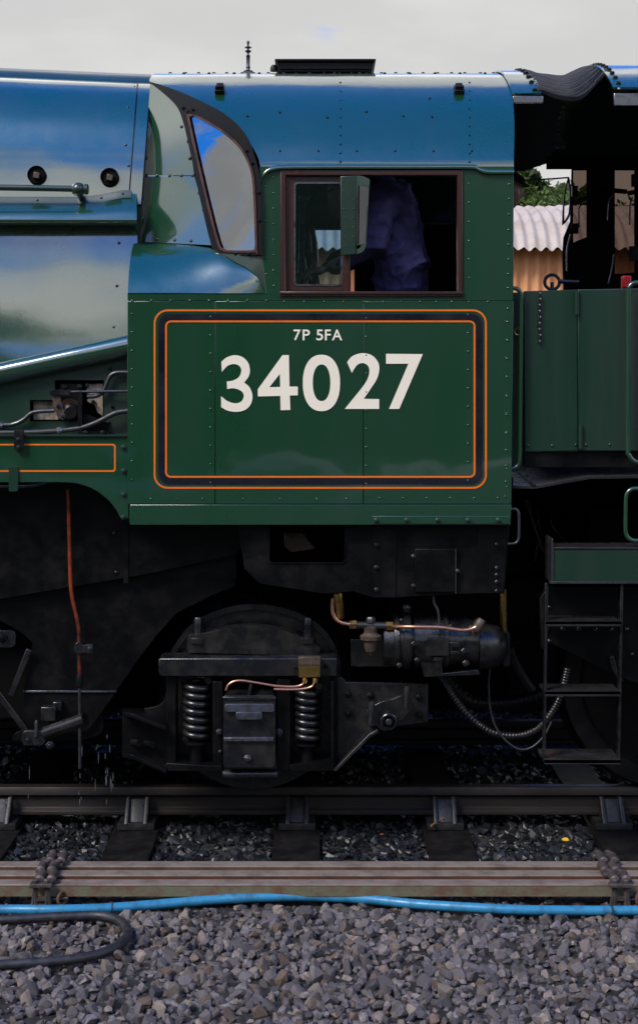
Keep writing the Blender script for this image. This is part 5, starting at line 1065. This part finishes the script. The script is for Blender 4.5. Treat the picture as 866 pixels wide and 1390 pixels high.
# ================================================================ PEOPLE
M['jacket'] = mat('navy_cotton', (0.068, 0.062, 0.170), 0.85, col2=(0.042, 0.038, 0.108), vscale=14, bump=0.016, bscale=9, spec=0.25)
M['trousers'] = mat('dark_cotton', (0.012, 0.012, 0.03), 0.85, spec=0.25); M['skin'] = mat('skin', (0.66, 0.38, 0.29), 0.5, col2=(0.58, 0.30, 0.22), vscale=18, bump=0.0004, bscale=90)
M['cap'] = mat('dark_wool_cap', (0.010, 0.010, 0.016), 0.9, bump=0.001, bscale=140, spec=0.2); M['hair'] = mat('brown_hair', (0.035, 0.02, 0.012), 0.6)
def skin_mesh(chains):
    """chains: list of [(Vector, rx, ry), ...]; the first point of every chain but the first is joined to the nearest existing vertex."""
    vs, es, rs = [], [], []
    for ci, ch in enumerate(chains):
        prev = None
        if ci:
            p = ch[0][0]; prev = min(range(len(vs)), key=lambda i: (vs[i] - p).length)
        for p, a, b in ch:
            vs.append(Vector(p)); rs.append((a, b))
            if prev is not None: es.append((prev, len(vs) - 1))
            prev = len(vs) - 1
    me = bpy.data.meshes.new('s'); me.from_pydata([tuple(v) for v in vs], es, []); o = bpy.data.objects.new('s', me); COL.objects.link(o)
    md = o.modifiers.new('s', 'SKIN'); md.use_smooth_shade = True
    for i, r in enumerate(rs): me.skin_vertices[0].data[i].radius = r
    me.skin_vertices[0].data[0].use_root = True
    o.modifiers.new('d', 'SUBSURF').levels = 2
    dg = bpy.context.evaluated_depsgraph_get(); out = bpy.data.meshes.new_from_object(o.evaluated_get(dg)); bpy.data.objects.remove(o)
    return out
def head_mesh(c, face, up, s=0.115):
    """skull with brow, eye sockets, nose, mouth, chin and ears; face = unit direction the person looks."""
    face = Vector(face).normalized(); up = Vector(up); up = (up - face * up.dot(face)).normalized(); rt = face.cross(up)
    bm = bmesh.new(); bmesh.ops.create_uvsphere(bm, u_segments=64, v_segments=48, radius=1.0)
    def g(a, m, w): return math.exp(-((a - m) / w) ** 2)
    for v in bm.verts:
        f_, r_, u_ = v.co.y, v.co.x, v.co.z
        F_ = f_ * 0.92; Rr = r_ * 0.70; U = u_ * 1.05
        if u_ < -0.1: k = 1 - 0.30 * min(1, (-u_ - 0.1)); Rr *= k; F_ = F_ * (1 - 0.10 * (-u_ - 0.1)) + (0.10 * (-u_ - 0.1))
        fr = max(0, f_)
        F_ += 0.24 * g(r_, 0, 0.13) * g(u_, -0.22, 0.16) * (fr > 0.5) + 0.10 * g(r_, 0, 0.10) * g(u_, -0.02, 0.16) * (fr > 0.5)
        F_ -= 0.10 * (g(r_, 0.34, 0.15) + g(r_, -0.34, 0.15)) * g(u_, 0.0, 0.10) * (fr > 0.4)
        F_ += 0.05 * g(u_, 0.17, 0.09) * g(r_, 0, 0.5) * (fr > 0.4)
        F_ += 0.06 * g(r_, 0, 0.24) * g(u_, -0.50, 0.06) * (fr > 0.3) + 0.05 * g(r_, 0, 0.22) * g(u_, -0.62, 0.05) * (fr > 0.3) - 0.03 * g(r_, 0, 0.26) * g(u_, -0.56, 0.03) * (fr > 0.3)
        F_ += 0.12 * g(r_, 0, 0.28) * g(u_, -0.86, 0.14) * (fr > 0.1)
        e = g(f_, -0.05, 0.13) * g(u_, -0.08, 0.2) * (abs(r_) > 0.8); Rr += math.copysign(0.13 * e, r_)
        v.co = Vector(c) + (rt * Rr + face * F_ + up * U) * s
    me = bpy.data.meshes.new('h'); bm.to_mesh(me); bm.free(); return me
def merge_remesh(name, meshes, voxel, m, parent, displace=0.0, dscale=8.0):
    bm = bmesh.new()
    for q in meshes: bm.from_mesh(q)
    me = bpy.data.meshes.new(name); bm.to_mesh(me); bm.free()
    o = bpy.data.objects.new(name, me); COL.objects.link(o); md = o.modifiers.new('r', 'REMESH'); md.mode = 'VOXEL'; md.voxel_size = voxel; md.use_smooth_shade = True
    sm = o.modifiers.new('sm', 'SMOOTH'); sm.iterations = 3
    dg = bpy.context.evaluated_depsgraph_get(); out = bpy.data.meshes.new_from_object(o.evaluated_get(dg)); bpy.data.objects.remove(o); out.name = name
    if displace:
        nr = [v.normal.copy() for v in out.vertices]
        for v, n_ in zip(out.vertices, nr):
            p = v.co; w = noise.noise(Vector((p.x * 3.2, p.y * 5.0, p.z * 5.5)) * (dscale / 5.0)); w2 = noise.noise(p * dscale * 2.2 + Vector((3, 1, 7)))
            fold = (1 - abs(w)) ** 5; w3 = (1 - abs(noise.noise(Vector((p.x * 9 + p.z * 6, p.y * 8, p.z * 13 - p.x * 5))))) ** 3; v.co = p + n_ * displace * (1.6 * fold - 0.7 + 0.5 * w2 + 0.55 * (w3 - 0.5))
    out.materials.clear(); o = link(name, out, m, parent, sharp=None); out.shade_smooth(); return o
def hand(c, fw, dn, s=1.0):
    """chains for a slightly curled hand: fw = direction of fingers, dn = palm normal."""
    fw = Vector(fw).normalized(); dn = Vector(dn); dn = (dn - fw * dn.dot(fw)).normalized(); sd = fw.cross(dn); c = Vector(c); out = []
    out.append([(c, 0.028 * s, 0.020 * s), (c + fw * 0.05 * s, 0.038 * s, 0.018 * s), (c + fw * 0.09 * s, 0.040 * s, 0.014 * s)])
    for k, L in enumerate((0.070, 0.080, 0.074, 0.058)):
        b = c + fw * 0.088 * s + sd * (k - 1.5) * 0.019 * s
        out.append([(b, 0.0095 * s, 0.0095 * s), (b + (fw * 0.9 + dn * 0.35) * L * 0.5 * s, 0.009 * s, 0.009 * s), (b + (fw * 1.35 + dn * 1.1) * L * 0.6 * s, 0.008 * s, 0.008 * s)])
    b = c + fw * 0.03 * s - sd * 0.032 * s
    out.append([(b, 0.012 * s, 0.012 * s), (b + (fw * 0.6 - sd * 0.7) * 0.035 * s, 0.011 * s, 0.011 * s), (b + (fw * 1.4 - sd * 0.7 + dn * 0.3) * 0.045 * s, 0.009 * s, 0.009 * s)])
    return out
def person(root, J, r=1.0, cloth_fold=0.012, cap=None, facing=(1, 0, 0), hup=(0, 0, 1), hair=True):
    V = {k: Vector(v) for k, v in J.items()}
    torso = [(V['pelvis'], 0.11, 0.09), (V['waist'], 0.105, 0.085), (V['chest'], 0.12, 0.095), (V['neckb'], 0.07, 0.065), (V['neck'], 0.058, 0.06), (V['head'], 0.06, 0.06)]
    limbs = []
    for s in ('l', 'r'):
        limbs.append([(V['sho' + s], 0.055, 0.055), (V['elb' + s], 0.040, 0.040), (V['wri' + s], 0.031, 0.028)])
        limbs.append([(V['hip' + s], 0.08, 0.08), (V['kne' + s], 0.062, 0.062), (V['ank' + s], 0.042, 0.042), (V['ank' + s] + Vector(facing) * 0.16 - Vector((0, 0, 0.045)), 0.045, 0.035)])
    ms = [skin_mesh([torso] + limbs), head_mesh(V['head'], facing, hup)]
    for s in ('l', 'r'):
        d_ = (V['wri' + s] - V['elb' + s]).normalized(); hm = hand(V['wri' + s], d_, (0, 0.3, -1)); ms.append(skin_mesh(hm))
    merge_remesh('body', ms, 0.0075, M['skin'], root)
    g_ = 1.22
    jt = [(V['pelvis'] + (V['pelvis'] - V['waist']).normalized() * 0.05, 0.19, 0.145), (V['waist'], 0.195, 0.155), (V['chest'], 0.215, 0.172), (V['neckb'], 0.115, 0.10), (lerp(V['neckb'], V['neck'], 0.45), 0.082, 0.082)]
    ja = []
    for s in ('l', 'r'): ja.append([(V['sho' + s], 0.098, 0.098), (lerp(V['sho' + s], V['elb' + s], 0.55), 0.082, 0.082), (V['elb' + s], 0.070, 0.070), (lerp(V['elb' + s], V['wri' + s], 0.92), 0.050, 0.050)])
    merge_remesh('jacket', [skin_mesh([jt] + ja)], 0.0075, M['jacket'], root, cloth_fold, 5.0)
    tl = [[(V['pelvis'], 0.155, 0.125), (V['pelvis'] - Vector((0, 0, 0.06)), 0.15, 0.12)]]
    for s in ('l', 'r'): tl.append([(V['hip' + s], 0.115, 0.115), (V['kne' + s], 0.082, 0.082), (V['ank' + s], 0.065, 0.065)])
    merge_remesh('trousers', [skin_mesh(tl)], 0.014, M['trousers'], root, 0.008, 5.0)
    for s in ('l', 'r'):
        a = V['ank' + s]; merge_remesh('boot', [skin_mesh([[(a + Vector((0, 0, 0.03)), 0.055, 0.055), (a - Vector((0, 0, 0.035)), 0.05, 0.05), (a + Vector(facing) * 0.10 - Vector((0, 0, 0.04)), 0.05, 0.045), (a + Vector(facing) * 0.20 - Vector((0, 0, 0.05)), 0.045, 0.035)]])], 0.012, M['blackgloss'], root)
    fz = Vector(facing).normalized(); up = Vector(hup); up = (up - fz * up.dot(fz)).normalized(); rt = fz.cross(up)
    if hair:
        bm = bmesh.new(); bmesh.ops.create_uvsphere(bm, u_segments=32, v_segments=24, radius=1.0)
        bmesh.ops.delete(bm, geom=[v for v in bm.verts if v.co.z < -0.45 or (v.co.y > 0.35 and v.co.z < 0.55)], context='VERTS')
        for v in bm.verts: q = v.co.copy(); v.co = V['head'] + (rt * q.x * 0.76 + fz * (q.y * 0.98 - 0.03) + up * (q.z * 1.10 + 0.02)) * 0.115 * (1 + 0.03 * noise.noise(q * 6))
        me = bpy.data.meshes.new('hair'); bm.to_mesh(me); bm.free(); link('hair', me, M['hair'], root, sharp=None).modifiers.new('t', 'SOLIDIFY').thickness = 0.006; me.shade_smooth()
    if cap:
        bm = bmesh.new(); bmesh.ops.create_uvsphere(bm, u_segments=40, v_segments=24, radius=1.0)
        bmesh.ops.delete(bm, geom=[v for v in bm.verts if v.co.z < -0.12], context='VERTS')
        for v in bm.verts:
            q = v.co.copy(); k = 1 + 0.16 * max(0, q.z) * (1 - max(0, q.z)) * 2
            v.co = V['head'] + (rt * q.x * 0.84 * k + fz * (q.y * 1.06 * k + 0.03) + up * (q.z * 0.60 + 0.55 + 0.10 * q.y * -1)) * 0.115 * (1 + 0.02 * noise.noise(q * 4))
        me = bpy.data.meshes.new('flat_cap'); bm.to_mesh(me); bm.free(); o = link('flat_cap', me, M['cap'], root, sharp=None); me.shade_smooth(); o.modifiers.new('t', 'SOLIDIFY').thickness = 0.006
        v = []
        for k in range(15):
            a = math.pi * k / 14
            for t_ in (0.0, 1.0): v.append(V['head'] + (rt * math.cos(a) * 0.80 + fz * (0.60 + math.sin(a) * (0.42 + 0.34 * t_)) + up * (0.46 - 0.13 * t_ * math.sin(a))) * 0.115)
        f = [(2 * k, 2 * k + 1, 2 * k + 3, 2 * k + 2) for k in range(14)]; mesh('cap_peak', v, f, M['cap'], o, solid=0.008, sharp=60)

dY = -0.93
def pj(px, py, Y=dY): return W(px, py, Y)
drv = empty('person', (pj(545, 0).x, dY, 1.62), 'person in navy work jacket bending forward inside the cab window', 'person')
person(drv, dict(pelvis=pj(547, 425), waist=pj(546, 362), chest=pj(534, 290), neckb=pj(512, 252), neck=pj(497, 254), head=pj(474, 270),
                 shol=pj(516, 272, dY + 0.17), elbl=pj(500, 345, dY + 0.22), wril=pj(435, 365, dY + 0.2), shor=pj(524, 268, dY - 0.17), elbr=pj(505, 338, dY - 0.22), wrir=pj(443, 364, dY - 0.16),
                 hipl=pj(546, 448, dY + 0.09), knel=pj(540, 548, dY + 0.1), ankl=pj(552, 634, dY + 0.1), hipr=pj(546, 448, dY - 0.09), kner=pj(535, 548, dY - 0.1), ankr=pj(528, 634, dY - 0.1)),
       facing=(-0.86, 0.0, -0.5), hup=(-0.5, 0, 0.86), hair=True, cloth_fold=0.019)
fy = 1.0
crew = empty('person', (W(684, 0, fy).x, fy, 1.62), 'person in dark flat cap whose profile shows behind the rear edge of the cab', 'person')
hd = W(684.5, 259, fy); b0 = Vector((hd.x, fy, 0))
def cj(x, y, z): return Vector((hd.x + x, fy + y, z))
hz_ = hd.z
person(crew, dict(pelvis=cj(-0.12, 0, hz_ - 0.72), waist=cj(-0.13, 0, hz_ - 0.56), chest=cj(-0.12, 0, hz_ - 0.34), neckb=cj(-0.085, 0, hz_ - 0.20), neck=cj(-0.045, 0, hz_ - 0.13), head=hd,
                  shol=cj(-0.13, 0.19, hz_ - 0.26), elbl=cj(-0.18, 0.24, hz_ - 0.54), wril=cj(-0.06, 0.22, hz_ - 0.76), shor=cj(-0.13, -0.19, hz_ - 0.26), elbr=cj(-0.18, -0.24, hz_ - 0.54), wrir=cj(-0.06, -0.22, hz_ - 0.76),
                  hipl=cj(-0.12, 0.09, hz_ - 0.80), knel=cj(-0.10, 0.1, hz_ - 1.17), ankl=cj(-0.13, 0.1, 1.62 + 0.085), hipr=cj(-0.12, -0.09, hz_ - 0.80), kner=cj(-0.10, -0.1, hz_ - 1.17), ankr=cj(-0.13, -0.1, 1.62 + 0.085)),
       facing=(1, -0.12, -0.05), hup=(0, 0, 1), hair=False, cap=True)

# ================================================================ BACKGROUND: shed, trees
SY = 12.0
M['shedroof'] = mat('painted_corrugated_roof', (0.50, 0.42, 0.35), 0.6, col2=(0.32, 0.24, 0.18), vscale=3.5, vlo=0.45, vhi=0.8, bump=0.001, bscale=20)
M['shedwall'] = mat('orange_corrugated_wall', (0.78, 0.37, 0.17), 0.65, col2=(0.62, 0.26, 0.11), vscale=2.5, streak=True)
shed = empty('corrugated_shed', (3.0, SY + 2, -0.3), 'corrugated iron shed with curved pale roof and orange walls beyond the engine', 'shed')
sx0, sx1 = W(330, 0, SY).x, W(1060, 0, SY).x; ze, zr_ = W(0, 341, SY).z, W(0, 287, SY + 2.2).z; nxs = int((sx1 - sx0) / 0.019); v = []; prof = []
for k in range(13):
    a = R(12) + (R(168) - R(12)) * k / 12; prof.append((SY + 2.0 - 2.35 * math.cos(a), ze + (zr_ - ze) * (math.sin(a) - math.sin(R(12))) / (1 - math.sin(R(12)))))
for i in range(nxs + 1):
    x = lerp(sx0, sx1, i / nxs); c_ = 0.028 * math.sin(2 * math.pi * x / 0.152) + 0.012 * (math.floor(x / 0.684) % 2)
    for k, (y, z) in enumerate(prof): v.append(Vector((x, y, z + c_)))
N = 13; f = [(i * N + k, i * N + k + 1, (i + 1) * N + k + 1, (i + 1) * N + k) for i in range(nxs) for k in range(N - 1)]
mesh('shed_roof', v, f, M['shedroof'], shed, sharp=70, solid=0.004)
for nm, y in (('shed_wall', SY), ('shed_wall', SY + 4.0)):
    v = []
    for i in range(nxs + 1):
        x = lerp(sx0 + 0.1, sx1 - 0.1, i / nxs)
        for z in (-0.34, ze + 0.02): v.append(Vector((x, y + 0.028 * math.sin(2 * math.pi * x / 0.152), z)))
    mesh(nm, v, [(2 * i, 2 * i + 1, 2 * i + 3, 2 * i + 2) for i in range(nxs)], M['shedwall'], shed, sharp=70, solid=0.004)
for x in (sx0 + 0.12, sx1 - 0.12):
    v = [Vector((x, SY, -0.34)), Vector((x, SY + 4, -0.34))] + [Vector((x, min(SY + 4, max(SY, y)), z)) for y, z in prof[::-1]]
    mesh('shed_end_wall', v, [tuple(range(len(v)))], M['shedwall'], shed, solid=0.01, sharp=None)
M['bark'] = mat('bark', (0.06, 0.045, 0.032), 0.9, bump=0.01, bscale=12)
def leafmat(name, a, b):
    m = mat(name, a, 0.6, col2=b, vscale=0.9, attr='tint', spec=0.3); t = m.node_tree; bs = [n for n in t.nodes if n.type == 'BSDF_PRINCIPLED'][0]
    tl = nn(t, 'ShaderNodeBsdfTranslucent'); mx_ = nn(t, 'ShaderNodeMixShader'); mx_.inputs[0].default_value = 0.3; src = bs.inputs['Base Color'].links[0].from_socket
    t.links.new(src, tl.inputs[0]); out = [n for n in t.nodes if n.type == 'OUTPUT_MATERIAL'][0]; t.links.new(bs.outputs[0], mx_.inputs[1]); t.links.new(tl.outputs[0], mx_.inputs[2]); t.links.new(mx_.outputs[0], out.inputs[0]); return m
M['leafA'] = leafmat('green_leaves', (0.105, 0.155, 0.038), (0.06, 0.10, 0.026)); M['leafB'] = leafmat('yellow_green_leaves', (0.14, 0.17, 0.035), (0.085, 0.12, 0.03))
def tree(loc, H, rx, rz, m, label, seed, nclump=90, nleaf=150, leaf=0.11, group='trees beyond the shed'):
    rg = np.random.default_rng(seed); root = empty('tree', loc, label, 'tree', group); L = Vector(loc); mb = MB()
    top = L + Vector((0, 0, H * 0.8)); trunk = spline3([L, L + Vector((0.1, 0, H * 0.3)), L + Vector((-0.1, 0.1, H * 0.55)), top], 4)
    mb.add(*tubedata(trunk, [lerp(0.03 * H, 0.006 * H, i / (len(trunk) - 1)) for i in range(len(trunk))], 9)); cs = []
    for k in range(nclump):
        q = rg.normal(size=3); q /= np.linalg.norm(q); q *= rg.uniform(0.25, 1.0) ** 0.5
        c = L + Vector((q[0] * rx, q[1] * rx, H - rz + q[2] * rz)); cs.append(c)
        if k < 28:
            b = trunk[int(rg.integers(len(trunk) // 3, len(trunk)))]; mid = b.lerp(c, 0.5) + Vector((0, 0, 0.15)); pp = spline3([b, mid, c], 3); mb.add(*tubedata(pp, [lerp(0.011 * H, 0.003 * H, i / (len(pp) - 1)) for i in range(len(pp))], 5))
    mb.build('trunk', M['bark'], root)
    C = np.array([c[:] for c in cs]); n_ = nclump * nleaf; base = np.repeat(C, nleaf, 0); sz = rg.uniform(0.35, 0.75, nclump) * rx * 0.33
    off = rg.normal(size=(n_, 3)) * np.repeat(sz, nleaf)[:, None] * np.array([0.62, 0.62, 0.42]); pos = base + off
    a = rg.normal(size=(n_, 3)); a /= np.linalg.norm(a, axis=1)[:, None]; b = rg.normal(size=(n_, 3)); b -= a * (a * b).sum(1)[:, None]; b /= np.linalg.norm(b, axis=1)[:, None]
    s = rg.uniform(0.6, 1.25, n_)[:, None] * leaf; V = np.stack([pos - a * s, pos + b * s * 0.45, pos + a * s, pos - b * s * 0.45], 1).reshape(-1, 3); me = bpy.data.meshes.new('crown')
    me.vertices.add(len(V)); me.vertices.foreach_set('co', V.ravel().astype(np.float32)); me.loops.add(len(V)); me.loops.foreach_set('vertex_index', np.arange(len(V), dtype=np.int32)); me.polygons.add(n_); me.polygons.foreach_set('loop_start', np.arange(0, len(V), 4, dtype=np.int32)); me.update()
    t_ = np.repeat(rg.uniform(0.65, 1.3, (nclump, 1)), nleaf, 0) * rg.uniform(0.7, 1.25, (n_, 1)); t4 = np.concatenate([np.repeat(t_, 3, 1), np.ones((n_, 1))], 1); at = me.color_attributes.new('tint', 'FLOAT_COLOR', 'POINT'); at.data.foreach_set('color', np.repeat(t4, 4, 0).ravel().astype(np.float32))
    link('crown', me, m, root, sharp=None)
def tp(px, Y): p = W(px, 0, Y); return (p.x, Y, -0.34)
tree(tp(699, 26), W(0, 212, 26).z + 0.34, 1.12, 1.9, M['leafA'], 'dense round-crowned green tree rising behind the shed roof', 3, 120, 520, 0.10)
tree(tp(752, 23), W(0, 268, 23).z + 0.34, 0.45, 0.9, M['leafB'], 'small yellow-green bush tree just above the shed roof', 4, 40, 260, 0.08)
tree(tp(790, 27), W(0, 236, 27).z + 0.34, 0.8, 1.6, M['leafA'], 'green tree seen through the narrow tender window', 5, 80, 300, 0.10)
tree(tp(858, 28), W(0, 285, 28).z + 0.34, 1.0, 1.0, M['leafA'], 'low green tree seen through the wide tender window', 6, 80, 300, 0.10)
tree((-7.2, -18.0, 0.2), 9.6, 3.0, 3.6, M['leafA'], 'tall broadleaf tree across the line, only reflected in the pale cladding', 9, 90, 260, 0.16, 'trees across the line')
# water dripping from the drain pipe
M['water'] = mat('water', (0.6, 0.65, 0.7), 0.08, metal=0.6)
mb = MB()
for k in range(26):
    px = RNG.choice([110, 132, 146, 109, 40, 151]) + RNG.uniform(-3, 3); py = RNG.uniform(1000, 1090); L_ = RNG.uniform(0.006, 0.035); c = W(px, py, -1.15)
    mb.add(*lathedata([(0.0003, -L_), (0.0008, -L_ * 0.3), (0.0010, 0.3 * L_), (0.0003, L_)], c, (0, 0, 1), 6))
wd = mb.build('dripping_water', M['water'], sharp=80); tag(wd, 'drops of water falling from the drain pipe onto the rail', 'water', kind='stuff')
